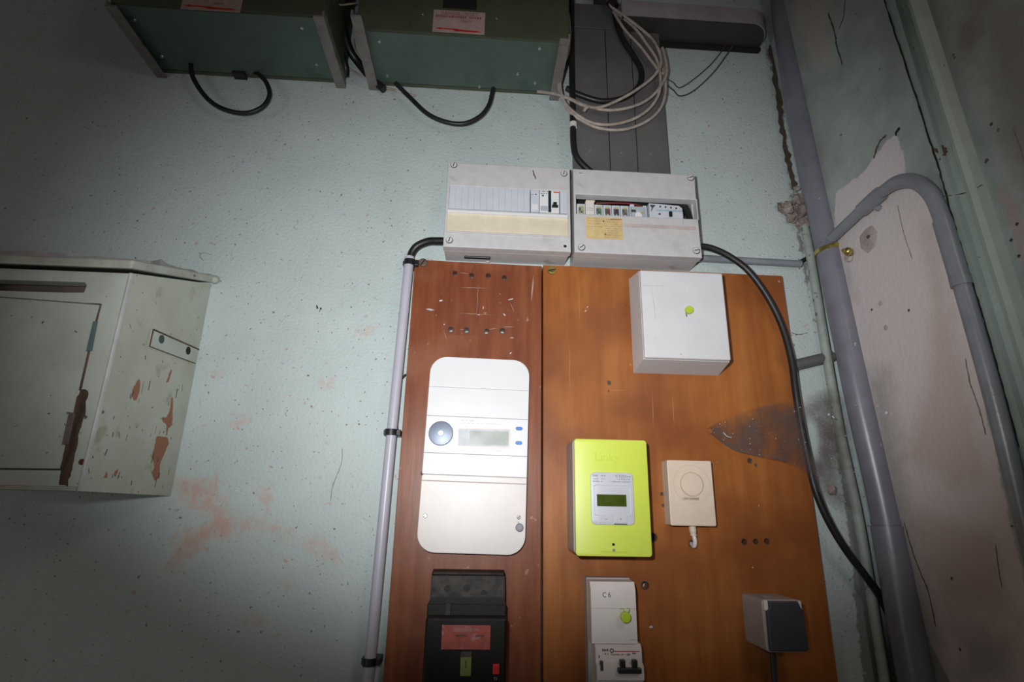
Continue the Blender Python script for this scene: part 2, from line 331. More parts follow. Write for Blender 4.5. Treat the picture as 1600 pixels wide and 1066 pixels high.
# signed distance (+ inside) to a set of polygons
def sdf(polys, x, y, clampv=0.06):
    best = -1e9
    for P in polys:
        ins = False; dm = 1e9; n = len(P); j = n-1
        for i in range(n):
            ax, ay = P[j]; bx, by = P[i]
            if (by > y) != (ay > y) and x < (ax-bx)*(y-by)/(ay-by)+bx: ins = not ins
            ex, ey = bx-ax, by-ay; t = ((x-ax)*ex+(y-ay)*ey)/max(ex*ex+ey*ey, 1e-12); t = min(1, max(0, t))
            dd = math.hypot(x-ax-ex*t, y-ay-ey*t)
            if dd < dm: dm = dd
            j = i
        best = max(best, dm if ins else -dm)
    return max(-clampv, min(clampv, best))
def sheet(name, us, vs_, pos, attrs, m, parent=None):
    """gridded sheet with signed-distance attributes; pos(u,v)->Vector"""
    me = bpy.data.meshes.new(name); nu, nv = len(us), len(vs_)
    verts = [pos(u, v) for v in vs_ for u in us]
    faces = [(j*nu+i, j*nu+i+1, (j+1)*nu+i+1, (j+1)*nu+i) for j in range(nv-1) for i in range(nu-1)]
    off = wbase(parent) if parent else Vector((0, 0, 0))
    me.from_pydata([v-off for v in verts], [], faces); me.materials.append(m)
    for an, polys in attrs.items():
        bbs = [(min(p[0] for p in P)-.07, max(p[0] for p in P)+.07, min(p[1] for p in P)-.07, max(p[1] for p in P)+.07) for P in polys]
        a = me.attributes.new(an, 'FLOAT', 'POINT'); vals = []
        for v in vs_:
            for u in us:
                near = [P for P, b in zip(polys, bbs) if b[0] < u < b[1] and b[2] < v < b[3]]
                vals.append(sdf(near, u, v) if near else -0.06)
        a.data.foreach_set('value', vals)
    me.update()
    o = bpy.data.objects.new(name, me); COL.objects.link(o); o.parent = parent
    return o
def frange(a, b, s):
    n = max(1, int(round((b-a)/s))); return [a+(b-a)*i/n for i in range(n+1)]
def pw(poly, d=0.0): return [(lambda q: (q.x, q.z))(at(x, y, d)) for x, y in poly]
def pr_(poly, off=0.0): return [(lambda q: (q.y, q.z))(at_r(x, y, off)) for x, y in poly]

# ================================================================== SETTING
overlay(M['wall'], 'pink', (0.54, 0.37, 0.30), th=0.0, sw=0.028, nscale=45, namp=0.040, fac=0.92)
overlay(M['wall'], 'corner_band', (0.13, 0.11, 0.095), th=0.0, sw=0.004, nscale=60, namp=0.02, fac=0.7)
pink = [pw([(262, 745), (345, 740), (352, 775), (370, 800), (440, 818), (500, 835), (545, 870), (520, 885), (480, 870), (470, 850), (400, 835), (340, 848), (300, 880), (280, 900), (255, 895), (270, 835), (320, 808), (300, 795), (268, 785)]),
        pw([(400, 750), (425, 752), (432, 790), (425, 820), (405, 790)]), pw([(445, 890), (462, 890), (462, 925), (440, 920)]),
        pw([(370, 962), (415, 955), (420, 985), (375, 985)]), pw([(320, 575), (360, 573), (355, 590), (325, 588)]),
        pw([(350, 645), (395, 650), (385, 675), (355, 668)]), pw([(555, 510), (590, 505), (585, 525), (560, 530)]), pw([(495, 590), (525, 585), (525, 615), (500, 612)])]
dirt = [pw([(300, 1000), (580, 940), (560, 1200), (-100, 1200), (-100, 900), (120, 900)]), pw([(-100, -100), (150, 60), (90, 330), (-200, 420)])]
corner_dark = [pw([(1188, 60), (1215, 90), (1240, 290), (1262, 420), (1295, 620), (1400, 1090), (1350, 1090), (1318, 780), (1282, 560), (1236, 330), (1222, 200), (1205, 110)])]  # darker band down the corner along the pipes
sheet('wall_back', frange(-2.0, 0.90, 0.012), frange(0.0, 3.0, 0.012), lambda u, v: Vector((u, 0, v)), {'pink': pink, 'corner_band': corner_dark}, M['wall'])['kind'] = 'structure'
overlay(M['wall_r'], 'bare', (0.66, 0.60, 0.60), th=0.0, sw=0.003, nscale=55, namp=0.010)
overlay(M['wall_r'], 'bare2', (0.52, 0.42, 0.38), th=0.0, sw=0.03, nscale=40, namp=0.02, fac=0.65)
overlay(M['wall_r'], 'grey_zone', (0.26, 0.25, 0.235), th=0.0, sw=0.05, nscale=30, namp=0.03, fac=0.6)
overlay(M['wall_r'], 'brown', (0.30, 0.27, 0.235), th=0.0, sw=0.05, nscale=14, namp=0.03, fac=0.7)
overlay(M['wall_r'], 'flaky', (0.42, 0.33, 0.33), th=0.0, sw=0.004, nscale=70, namp=0.016, fac=0.8)
bare = [pr_([(1305, 300), (1350, 268), (1372, 235), (1400, 205), (1412, 240), (1418, 275), (1470, 330), (1495, 430), (1535, 610), (1575, 800), (1600, 900), (1620, 1100), (1500, 1100), (1450, 1000), (1420, 930), (1380, 700), (1300, 420)])]
bare2 = [pr_([(1235, -60), (1305, -60), (1300, 40), (1310, 100), (1290, 120), (1262, 100), (1240, 40)]), pr_([(1430, 330), (1462, 340), (1490, 450), (1530, 620), (1560, 760), (1500, 780), (1400, 720), (1440, 600), (1445, 480)]), pr_([(1420, 780), (1560, 820), (1600, 980), (1480, 960), (1430, 880)])]
grey_zone = [pr_([(1335, 560), (1400, 560), (1430, 760), (1460, 900), (1500, 1090), (1400, 1090), (1370, 800)]), pr_([(1300, 330), (1330, 390), (1350, 480), (1318, 480)]), pr_([(1480, 950), (1620, 960), (1620, 1100), (1480, 1100)])]  # greyer areas beside the thick pipe and at the lower right
brown = [pr_([(1470, -40), (1640, -60), (1640, 330), (1580, 300), (1520, 120)])]
flaky = [pr_([(1555, 265), (1575, 290), (1600, 340), (1620, 480), (1590, 400), (1568, 330)])]
sheet('wall_right', frange(-1.0, 0.02, 0.010), frange(0.0, 3.0, 0.010), lambda u, v: rw(u, v), {'bare': bare, 'bare2': bare2, 'grey_zone': grey_zone, 'brown': brown, 'flaky': flaky}, M['wall_r'])['kind'] = 'structure'
put('floor', B((-2.0, 0.87, 0.0, 3.0, -0.05, 0.0)), M['floor'])['kind'] = 'structure'
put('ceiling', B((-2.0, 0.75, 0.0, 1.3, 3.0, 3.05)), M['trim'])['kind'] = 'structure'

# moulded door-frame trim on the right wall
prof = [(0.000, -0.001), (0.000, 0.010), (0.006, 0.012), (0.020, 0.012), (0.0215, 0.018), (0.025, 0.0185), (0.027, 0.011), (0.033, 0.006), (0.043, 0.007), (0.049, 0.014), (0.053, 0.026), (0.059, 0.027), (0.062, 0.018), (0.062, -0.001)]
bm = bmesh.new(); zs = frange(0.0, 3.0, 0.25); rings = []
for z in zs: rings.append([bm.verts.new(rw(-0.352-a, z, b)) for a, b in prof])
for a, b in zip(rings, rings[1:]):
    for k in range(len(prof)-1): bm.faces.new((a[k], b[k], b[k+1], a[k+1]))
bmesh.ops.recalc_face_normals(bm, faces=bm.faces)
t_ = put('trim_1', bm, M['trim']); t_['kind'] = 'structure'
# long crack between trim and wall, fine cracks (real ribbons proud of the surface)
def ribbon(pts, wds, m, name, parent, right=True, off=0.0006, seed=3, d=0.0005):
    rr = random.Random(seed); bm = bmesh.new(); prev = None
    P = catmull([Vector((x, y, 0)) for x, y in pts], 8)
    for i, p in enumerate(P):
        w_ = wds*.62*rr.uniform(0.5, 1.2)*(0.3 if i in (0, len(P)-1) else 1)
        t = (P[min(i+1, len(P)-1)]-P[max(0, i-1)]).normalized(); n = Vector((-t.y, t.x, 0)); jx = rr.uniform(-.15, .15)*wds
        a = p+n*(w_/2+jx); b = p-n*(w_/2-jx)
        f = (lambda q: at_r(q.x, q.y, off)) if right else (lambda q: at(q.x, q.y, d))
        va, vb = bm.verts.new(f(a)), bm.verts.new(f(b))
        if prev: bm.faces.new((prev[0], va, vb, prev[1]))
        prev = (va, vb)
    r = bmesh.ops.extrude_face_region(bm, geom=list(bm.faces))
    sh = Vector((0.0006, 0, 0)) if right else Vector((0, 0.0004, 0))
    for v in [g for g in r['geom'] if isinstance(g, bmesh.types.BMVert)]: v.co += sh
    bmesh.ops.recalc_face_normals(bm, faces=bm.faces)
    return put(name, bm, m, parent)
WR = bpy.data.objects['wall_right']; WBK = bpy.data.objects['wall_back']
ribbon([(1378, -10), (1398, 52), (1424, 130), (1448, 205), (1468, 268), (1482, 320), (1500, 380), (1520, 445), (1540, 510), (1562, 590), (1592, 700)], 4.2, M['dark'], 'crack', WR, off=0.0132)
ribbon([(1294, 20), (1304, 52), (1307, 70), (1316, 102)], 3.5, M['crack'], 'crack', WR, seed=5)
ribbon([(1320, 0), (1318, 25), (1311, 45)], 1.6, M['crack'], 'crack', WR, seed=6)
ribbon([(1582, 200), (1592, 225), (1604, 262)], 2.0, M['crack2'], 'crack', WR, seed=8)
ribbon([(1412, 815), (1425, 860), (1440, 900), (1450, 925), (1462, 980)], 2.2, M['crack'], 'crack', WR, seed=9)
ribbon([(1555, 850), (1560, 890), (1565, 918)], 2.0, M['crack2'], 'crack', WR, seed=10)
ribbon([(1472, 307), (1500, 303), (1520, 297), (1535, 288)], 1.6, M['crack'], 'crack', WR, off=0.016, seed=11)
ribbon([(1365, 248), (1372, 225), (1385, 210)], 4.0, M['crack'], 'crack', WR, seed=12)
ribbon([(1399, 212), (1402, 204), (1405, 199)], 6.0, M['dark'], 'crack', WR, seed=13)
ribbon([(1402, 320), (1412, 365), (1425, 405)], 1.3, M['crack2'], 'crack', WR, seed=14)
ribbon([(1462, 238), (1470, 232), (1476, 238), (1468, 250)], 14, M['barewood'], 'bare_patch', WR, off=0.0150, seed=15)
ribbon([(1482, 268), (1498, 350), (1520, 440)], 3.0, M['plug'], 'crack', WR, seed=31)
ribbon([(1508, 560), (1516, 600), (1530, 640), (1540, 680)], 3.0, M['crack2'], 'bare_patch', WR, seed=16)
for k, (x, y) in enumerate([(1376, 474), (1384, 512), (1362, 484), (1420, 485), (1580, 375), (1592, 400), (1589, 350), (1549, 194), (1487, 904), (1500, 1015)]):
    c = at_r(x, y, 0.0); rr = 0.006 if k < 2 else 0.003
    bm = bmesh.new(); bmesh.ops.create_icosphere(bm, subdivisions=1, radius=rr, matrix=Matrix.Translation(c) @ Matrix.Diagonal((0.2, 1, 1, 1)))
    put('paint_fleck', bm, M['plug'] if k < 2 else M['crack'], WR)
ribbon([(1204, 70), (1214, 130), (1222, 190), (1232, 250), (1244, 300)], 15, M['crack'], 'crack', WBK, right=False, seed=17, d=.004)
ribbon([(1236, 520), (1248, 523), (1262, 520)], 1.8, M['crack'], 'crack', WBK, right=False, seed=18)
ribbon([(535, 700), (533, 725), (520, 760), (516, 785)], 1.6, M['crack2'], 'crack', WBK, right=False, seed=19)
ribbon([(318, 408), (312, 400), (318, 395), (330, 398)], 1.0, M['crack'], 'crack', WBK, right=False, seed=33)
# filler scar beside the clamp on the right wall
sc = [at_r(*p, 0.0) for p in [(1352, 358), (1362, 352), (1371, 362), (1368, 385), (1356, 396), (1345, 388), (1343, 370)]]
bm = bmesh.new(); c0 = at_r(1358, 372, 0.005); cv = bm.verts.new(c0); ring = [bm.verts.new(p) for p in sc]
for i in range(len(ring)): bm.faces.new((cv, ring[i], ring[(i+1) % len(ring)]))
put('filler_scar', bm, M['plug'], WR)
bm = bmesh.new(); bmesh.ops.create_icosphere(bm, subdivisions=1, radius=0.004, matrix=Matrix.Translation(at_r(1357, 370, 0.005))); put('filler_hole', bm, M['crack'], WR)

# ================================================================== MOUNTING BOARDS
BL = empty('mounting_board', (-0.014, 0, 0.95), 'narrow reddish-brown varnished wooden board at the left, carrying the rounded white meter', 'board')
holesL = [(711, 427), (737, 430.5), (763, 431), (788, 434), (704.5, 515), (729, 516), (760, 518), (785, 517)]
hl = [(lambda q: circ(q.x, q.z, 0.0052, 12))(at(x, y, 0.022)) for x, y in holesL]
put('panel', plate([(-0.147, 0.95), (0.1185, 0.95), (0.1185, 1.998), (-0.147, 2.001)], 0.0, 0.022, hl, bev=0.0012), M['woodL'], BL)
BR_ = empty('mounting_board', (0.38, 0, 0.95), 'wide orange-brown varnished wooden board at the right, carrying the lime green meter', 'board')
holesR = [(1163, 847, .0052), (1180.5, 846.5, .004), (1198, 846, .0048), (1008, 915, .0065), (1020, 840, .0075), (1081, 850, .0055)]
hr = [(lambda q: circ(q.x, q.z, r, 12))(at(x, y, 0.026)) for x, y, r in holesR]
put('panel', plate([(0.1225, 0.95), (0.640, 0.95), (0.638, 1.997), (0.1215, 1.999)], 0.0, 0.026, hr, bev=0.0012), M['woodR'], BR_)
for par, pts, d in ((BL, holesL, .022), (BR_, [(x, y) for x, y, r in holesR], .026)):      # pale worn rims
    for k, (x, y) in enumerate(pts):
        q_ = at(x, y, d); r0 = .0052 if par is BL else holesR[k][2]
        put('hole_rim', plate(circ(q_.x, q_.z, r0+.0014, 14), d-0.001, d+0.0004, [circ(q_.x, q_.z, r0, 14)]), M['barewood'] if (k+(par is BL)) % 2 else M['crack'], par)
for (x, y, r) in [(952, 598, .0045), (1171, 720, .005), (1181, 727, .0032), (1034, 772, .0035), (1036, 790, .003), (951, 611, .002)]:
    q_ = at(x, y, .026); put('knot', plate(jag(circ(q_.x, q_.z, r, 9), r*.3, 2, int(x)), .0255, .0263), M['barewood'], BR_)
sR = random.Random(4)
def scrapes(par, pts, d, m):
    for (x, y, l, a, w_) in pts:
        q_ = at(x, y, d); c, s = math.cos(a), math.sin(a)
        poly = [(q_.x+c*u-s*v, q_.z+s*u+c*v) for u, v in ((-l, 0), (-l*.3, w_), (l*.4, w_*.7), (l, 0), (l*.3, -w_), (-l*.5, -w_*.6))]
        put('scrape', plate(jag(poly, w_*.25, 2, int(x)), d-0.0005, d+0.0003), m, par)
scr = mat('pale_scrape', (0.46, 0.32, 0.25), 0.7, bump=0.1); scr2 = mat('white_scrape', (0.60, 0.56, 0.54), 0.7, bump=0.1)
scrapes(BL, [(798, 468, .006, .3, .0014), (788, 492, .004, -.6, .0016), (755, 481, .004, 1.5, .0009), (800, 528, .004, .1, .001), (748, 492, .0025, 0, .001), (689, 470, .004, .4, .002), (694, 507, .002, .4, .0015), (672, 484, .009, -.1, .002), (798, 552, .003, .8, .0012), (762, 409, .005, 0, .0015)], .022, scr2)
scrapes(BL, [(746, 470, .038, 1.55, .0004), (742, 450, .03, .02, .0004), (744, 491, .038, -.02, .0004), (795, 511, .012, .05, .0006), (722, 515, .006, .1, .0006), (696, 525, .012, -1.2, .0004), (770, 514, .008, .2, .0005), (800, 480, .012, -1.2, .0004), (725, 427, .01, -.1, .0004), (832, 450, .03, 1.5, .0015)], .022, scr)
scrapes(BR_, [(918, 480, .003, .8, .001), (915, 486, .003, .8, .001), (1217, 440, .003, -.9, .001), (1176, 887, .0015, 0, .0015), (1017, 980, .004, .2, .002), (985, 570, .002, 1.5, .0005)], .026, scr2)
scrapes(BR_, [(905, 470, .05, 1.57, .0005), (1020, 640, .04, 1.55, .0004), (965, 610, .02, .05, .0005), (1052, 640, .035, 1.56, .0004), (890, 580, .06, 1.57, .0005)], .026, mat('pale_grain', (0.50, 0.24, 0.10), 0.5, bump=0.05))
# ghost outline of a removed meter
q0 = at(694, 419, .022); q1 = at(812, 527, .022)
put('ghost_mark', plate([(q0.x, q1.z), (q1.x, q1.z), (q1.x, q0.z), (q0.x, q0.z)], .0215, .0222, hl), mat('unfaded_varnish', (0.235, 0.068, 0.026), 0.36, vs=34, bump=0.1, col2=(0.165, 0.042, 0.017), stretch=(1.6, 1, .2), spots=[(60, 0.68, 0.03, (0.33, 0.17, 0.11))]), BL)
s = at(661, 411, .022); tag(screw(s.x, s.z, .022, .0095, M['rustscrew'], None, 'board_screw', .004, 1.0), 'rusty domed screw in the top left corner of the reddish board', 'screw')
s = at(862, 423, .026); tag(screw(s.x, s.z, .026, .0095, M['brass'], None, 'board_screw', .004, 0.2), 'brass screw in the top left corner of the orange-brown board', 'screw')

# ================================================================== GREY ENCLOSURES
def cover(x0, x1, z0, z1, d0, d1, hole, m, parent):
    bm = plate([(x0, z0), (x1, z0), (x1, z1), (x0, z1)], d0, d1, [hole] if hole else (), bev=0.0018)
    return put('cover', bm, m, parent)
E1 = empty('breaker_enclosure', (0.043, 0, 2.01), 'left grey plastic breaker enclosure with a closed cream strip across the front', 'enclosure')
ex0, ex1, ez0, ez1, ed = -0.0865, 0.1735, 2.010, 2.207, 0.070
put('back_box', frustum((ex0+.002, ex1-.004, ez0+.001, ez1-.001, 0), (ex0+.001, ex1-.002, ez0, ez1, 0.050), bev=.001), M['grey'], E1)
wx0, wx1, wz0, wz1 = -0.0795, 0.1665, 0, 0
a = at(704, 289, ed); b = at(887, 335, ed); wz1 = a.z; wz0 = b.z
wz1 = (at(704, 289, ed).z+at(887, 300, ed).z)/2; wz0 = (at(703, 325, ed).z+at(886, 335.5, ed).z)/2
H = [(wx0, wz0), (wx1, wz0), (wx1, wz1), (wx0, wz1)]
cover(ex0, ex1, ez0, ez1, .0505, ed, H, M['grey'], E1)
xm = at(828, 310, ed).x; n = 13; dx = (xm-wx0)/n
for i in range(n):
    put('blanking_plate', B((wx0+dx*i+.00006, wx0+dx*(i+1)-.00006, .052, ed+.0004, wz0+.0006, wz1-.0006), bev=.00025, seg=1), M['modwhite'], E1)
f0 = (at(698.5, 331.5, ed).z+at(886, 341, ed).z)/2; f1 = (at(698.5, 360, ed).z+at(887, 370.5, ed).z)/2
FX0, FX1 = at(698.5, 345, ed).x, at(887, 355, ed).x
fl_ = put('flap', B((FX0, FX1, ed+.0002, ed+.0035, f1, f0), bev=.0008), M['cream'], E1)
put('flap_lip', B((FX0, FX1, ed+.0006, ed+.0085, f0-.0035, f0+.0022), bev=.0006), M['white'], fl_)
put('flap_frame', B((FX0-.002, FX1+.002, ed, ed+.002, f1-.0035, f1-.0004)), M['grey'], fl_)
for (x, y) in ((709, 257.5), (881, 271), (702, 375)): s = at(x, y, ed); screw(s.x, s.z, ed, .0064, M['scrw'], E1, 'cover_screw', .002, 1.3)
s = at(883.5, 385, ed); put('screw_hole', plate(circ(s.x, s.z, .0055, 14), ed-.002, ed+.0006, [circ(s.x-.0007, s.z, .0034, 12)]), M['scrw'], E1); put('screw_recess', plate(circ(s.x-.0007, s.z, .0036, 12), ed-.001, ed+.0003), M['dark'], E1)
put('cable_entry', B((at(725, 405, .03).x, at(766, 405, .03).x, .023, .031, ez0-.003, ez0+.001), bev=.0008), M['black'], E1)
# dirt streak on the cover
ribbon([(833, 266), (834, 272), (838, 280)], 3, M['barewood'], 'scratch', E1, right=False, d=ed+.0006, seed=21)
# modules in the left enclosure
def mod(name, px0, px1, z0, z1, d1, label, cat, m, group=None, bev=.0006):
    x0 = at(px0, 320, d1).x; x1 = at(px1, 320, d1).x
    e = empty(name, ((x0+x1)/2, -.051, z0), label, cat, group)
    put('body', B((x0+.0002, x1-.0002, .0515, d1, z0, z1), bev=bev), m, e); return e, x0, x1
e, x0, x1 = mod('contactor_module', 829, 842.5, wz0+.001, wz1-.001, ed+.001, 'slim white module with a white toggle beside the blanking plates, left enclosure', 'module', M['modwhite'])
put('toggle', B((x0+.002, x1-.002, ed+.0008, ed+.004, wz0+.006, wz0+.019), bev=.001), M['white'], e)
marks([(x0+.003, x0+.006, wz1-.013, wz1-.0115), (x0+.009, x0+.013, wz1-.013, wz1-.0105)], ed+.0012, M['print'], e)
e, x0, x1 = mod('circuit_breaker', 843, 874, wz0+.001, wz1-.001, ed+.001, 'white breaker with orange mark and black toggle, left enclosure', 'breaker', M['white'])
xb = at(856.5, 320, ed).x; xc2 = at(861, 320, ed).x
put('dark_divider', B((xb, xc2, ed+.0005, ed+.003, wz0+.0015, wz1-.0025), bev=.0004), mat('navy_divider', (0.02, 0.03, 0.05), .4, bump=0), e)
marks(wordline(x0+.001, xb-.001, wz1-.004, .003, 4)+wordline(x0+.002, xb-.002, wz1-.009, .002, 5)+[(x0+.005, x0+.009, wz1-.016, wz1-.012)], ed+.0012, M['print'], e)
put('orange_mark', B((xc2+.005, x1-.0005, ed+.0008, ed+.0015, wz1-.0065, wz1-.003)), M['orange'], e)
put('toggle', B((xc2+.004, x1-.006, ed+.0008, ed+.006, wz0+.017, wz0+.024), (xc2+.0015, x1-.003, ed+.0008, ed+.005, wz0+.0125, wz0+.018), bev=.0008), M['black'], e)
put('lower_face', B((xc2+.001, x1-.002, ed+.0008, ed+.002, wz0+.003, wz0+.012), bev=.0004), M['white'], e)
put('window', B((x0+.002, xb-.001, ed+.0008, ed+.0014, wz0+.004, wz0+.016), bev=.0003), M['modgrey'], e)
e, x0, x1 = mod('blank_module', 875, 886.5, wz0+.001, wz1-.001, ed+.001, 'plain pale blank module at the right end of the left enclosure', 'module', M['modwhite'])

E2 = empty('breaker_enclosure', (0.3135, 0, 2.01), 'right grey plastic breaker enclosure with an open slot and a yellowed label', 'enclosure')
gx0, gx1 = 0.1805, 0.4465
bm = frustum((gx0+.003, gx1-.003, ez0+.001, ez1-.001, 0), (gx0+.001, gx1-.001, ez0, ez1, .050), bev=.001)
oz1 = (at(900, 304.5, ed).z+at(1088.6, 311, ed).z)/2; oz0 = (at(901, 335, ed).z+at(1089, 341, ed).z)/2
ox0 = (at(900.5, 320, ed)).x; ox1 = at(1088.8, 325, ed).x
# hollow body: walls and back
put('back_box', B((gx0+.002, gx0+.005, 0, .050, ez0, ez1), (gx1-.005, gx1-.002, 0, .050, ez0, ez1), (gx0+.005, gx1-.005, 0, .003, ez0, ez1), (gx0+.005, gx1-.005, .003, .050, ez0, ez0+.003), (gx0+.005, gx1-.005, .003, .050, ez1-.003, ez1)), M['grey'], E2)
cover(gx0, gx1, ez0, ez1, .0505, ed, [(ox0, oz0), (ox1, oz0), (ox1, oz1), (ox0, oz1)], M['grey'], E2)
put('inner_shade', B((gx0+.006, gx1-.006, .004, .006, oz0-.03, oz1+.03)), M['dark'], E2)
put('din_rail', B((gx0+.008, gx1-.008, .006, .012, (oz0+oz1)/2-.012, (oz0+oz1)/2+.012)), M['steel'], E2)
bm.free()
for (x, y, a_) in ((1079, 277.5, .3), (908.5, 386, .6), (1088, 391.5, .2)): s = at(x, y, ed); screw(s.x, s.z, ed, .0068, M['scrw'], E2, 'cover_screw', .002, a_)
s = at(907, 271, ed); screw(s.x, s.z, ed, .004, M['grey'], E2, 'cover_screw', .001, .2)
lab = rect(915, 340, 974, 375, ed); LZ1 = (at(915, 338, ed).z+at(974, 342, ed).z)/2; LZ0 = (at(916, 372, ed).z+at(974, 376, ed).z)/2
lb = put('paper_label', B((lab[0], lab[1], ed, ed+.0005, LZ0, LZ1)), M['label'], E2)
mk = []; hh = LZ1-LZ0; ww = lab[1]-lab[0]
for i in range(9): mk += wordline(lab[0]+ww*.5, lab[1]-ww*(.05 if i % 2 else .12), LZ1-hh*(.1+.1*i), .0028, 50+i, .5)
for i in (0, 1, 2, 3.4): mk += wordline(lab[0]+ww*.05, lab[0]+ww*(.46 if i in (0, 3.4) else .40), LZ1-hh*(.08+.11*i), .0026, 70+int(i), .4)
marks([(a, b, (c+e_)/2-.0005, (c+e_)/2+.0004) for (a, b, c, e_) in mk], ed+.0006, M['ink'], lb, 'handwriting')
marks([(lab[0]+ww*.80-.010, lab[0]+ww*.97, LZ1-.0045, LZ1-.003), (lab[0]+ww*.5, lab[0]+ww*.535, LZ0+.009, LZ0+.013), (lab[0]+ww*.46, lab[0]+ww*.50, LZ1-.011, LZ1-.007)], ed+.0007, M['redtext'], lb, 'handwriting')
st = rect(975, 352, 1088, 360, ed); put('faded_strip', B((st[0], st[1], ed-.0002, ed+.0003, st[2], st[2]+.0085)), mat('pinkish_residue', (0.55, 0.47, 0.44), .6, bump=.1), E2)
ribbon([(1067.5, 344), (1067, 352)], 1.2, M['dark'], 'scratch', E2, right=False, d=ed+.0006, seed=3)
DM = .060
def fuse(px0, px1, label, col, group='pale fuse carriers in the open slot'):
    x0 = at(px0, 325, DM).x; x1 = at(px1, 325, DM).x; e = empty('fuse_carrier', ((x0+x1)/2, -.012, oz0), label, 'fuse', group)
    w_ = x1-x0; zt = oz1-.013
    put('body', B((x0+.0003, x1-.0003, .0125, .050, oz0-.012, zt), (x0+.0003, x1-.0003, .050, DM, oz0-.012, zt-.004), bev=.0005), M['modwhite'], e)
    put('label', B((x0+w_*.24, x1-w_*.2, DM, DM+.0006, zt-.0125, zt-.0085)), mat('yellow_tab', (.55, .5, .2), .6, bump=0) if 'yt' not in M else M['yt'], e)
    put('window', B((x0+w_*.2, x1-w_*.18, DM, DM+.0004, zt-.026, zt-.0128)), M['fusewin'], e)
    put('carrier_clip', B((x0+w_*.42, x1-w_*.22, DM, DM+.004, zt-.022, zt-.015), (x0+w_*.26, x0+w_*.40, DM, DM+.003, zt-.031, zt-.022), (x1-w_*.36, x1-w_*.20, DM, DM+.003, zt-.031, zt-.022), bev=.0004), col, e)
    return e
M['yt'] = mat('yellow_tab', (.50, .46, .22), .6, bump=0); M['fusewin'] = mat('fuse_window', (.10, .13, .12), .35, vs=200, bump=0)
M['cg'] = mat('green_clip', (.16, .24, .18), .5, bump=0); M['cr'] = mat('brown_red_clip', (.22, .09, .08), .5, bump=0); M['cb'] = mat('dark_clip', (.06, .06, .07), .5, bump=0); M['cy'] = mat('yellow_green_clip', (.40, .42, .20), .5, bump=0)
fuse(901.5, 914.5, 'fuse carrier with a yellow-green clip at the left end of the open slot', M['cy'])
for k, (c, nm) in enumerate([(M['cg'], 'dark green clip, just right of the beige blank module'), (M['cr'], 'red-brown clip, second right of the beige blank module'), (M['cb'], 'blackish clip, third right of the beige blank module'), (mat('grey_brown_clip', (.25, .2, .2), .5, bump=0), 'grey-brown clip, just left of the white-knobbed module')]):
    fuse(929+13.4*k, 942+13.4*k, 'fuse carrier with a '+nm, c)
x0 = at(915, 325, .058).x; x1 = at(928.5, 325, .058).x; e = empty('blank_module', ((x0+x1)/2, -.012, oz0), 'beige taller blank module between the fuse carriers in the open slot', 'module')
put('body', B((x0, x1, .0125, .058, oz0-.012, oz1-.009), bev=.0008), M['offwhite'], e); put('cap', B((x0+.001, x1+.002, .05, .0585, oz1-.0095, oz1-.0055), bev=.0008), M['cream'], e); put('ridge', B((x0+.002, x1-.002, .0575, .0588, oz1-.026, oz1-.0245), (x0+.002, x1-.002, .0575, .0588, oz1-.031, oz1-.0295)), M['modgrey'], e)
x0 = at(984, 325, .057).x; x1 = at(1012, 325, .057).x; e = empty('timer_switch', ((x0+x1)/2, -.012, oz0), 'grey module with a rounded white knob in the open slot', 'module')
put('body', B((x0, x1, .0125, .052, oz0-.012, oz1-.012), (x0+.004, x1-.008, .052, .057, oz0-.012, oz1-.016), bev=.0006), M['modgrey'], e)
kx = at(997, 330, .06).x; put('knob', plate([(kx-.008, oz0-.004), (kx+.008, oz0-.004), (kx+.008, oz0+.008), (kx+.003, oz0+.015), (kx-.004, oz0+.015), (kx-.008, oz0+.009)], .057, .064, bev=.0015), M['white'], e)
put('label', B((kx+.004, kx+.014, .0568, .0577, oz0+.015, oz0+.019)), M['yt'], e); put('mark', B((kx-.014, kx-.004, .0568, .0576, oz0+.017, oz0+.023)), M['cb'], e)
put('terminal_block', B((x0+.003, x0+.012, .030, .050, oz1-.014, oz1-.006), (x1-.008, x1, .030, .050, oz1-.016, oz1-.008), bev=.0008), M['modwhite'], e)
x0 = at(1015, 325, .062).x; x1 = at(1067, 325, .062).x; e = empty('differential_switch', ((x0+x1)/2, -.012, oz0), 'wide white differential switch with a small black toggle, right end of the open slot', 'breaker')
put('body', plate([(x0, oz0-.012), (x1, oz0-.012), (x1-.0005, oz1-.016), (x1-.008, oz1-.010), (x0, oz1-.007)], .0125, .060, bev=.0008), M['modwhite'], e)
put('front_step', B((x0+.004, x1-.001, .0595, .063, oz0-.012, oz0+.020), bev=.001), M['modwhite'], e)
put('toggle', B((x0+.0405, x0+.047, .0625, .0665, oz0+.006, oz0+.018), bev=.0006), M['black'], e); put('test_button', B((x0+.018, x0+.0225, .0625, .0645, oz0+.010, oz0+.0135), bev=.0004), M['smoke'], e)
put('logo_mark', plate([(x0+.002, oz1-.0115), (x0+.013, oz1-.0115), (x0+.013, oz1-.0135), (x0+.0075, oz1-.019), (x0+.005, oz1-.026), (x0+.003, oz1-.026), (x0+.0055, oz1-.018), (x0+.002, oz1-.014)], .0598, .0606), M['cb'], e)
for k in range(4): put('terminal_screw', plate(circ(x0+.024+.0115*k, oz1-.0145-.0008*k, .0022, 10), .0598, .0606), M['smoke'], e)
put('blue_band', B((x0+.016, x1-.002, .0599, .0605, oz0+.0215, oz0+.0245)), mat('pale_blue', (.38, .52, .62), .4, bump=0), e)
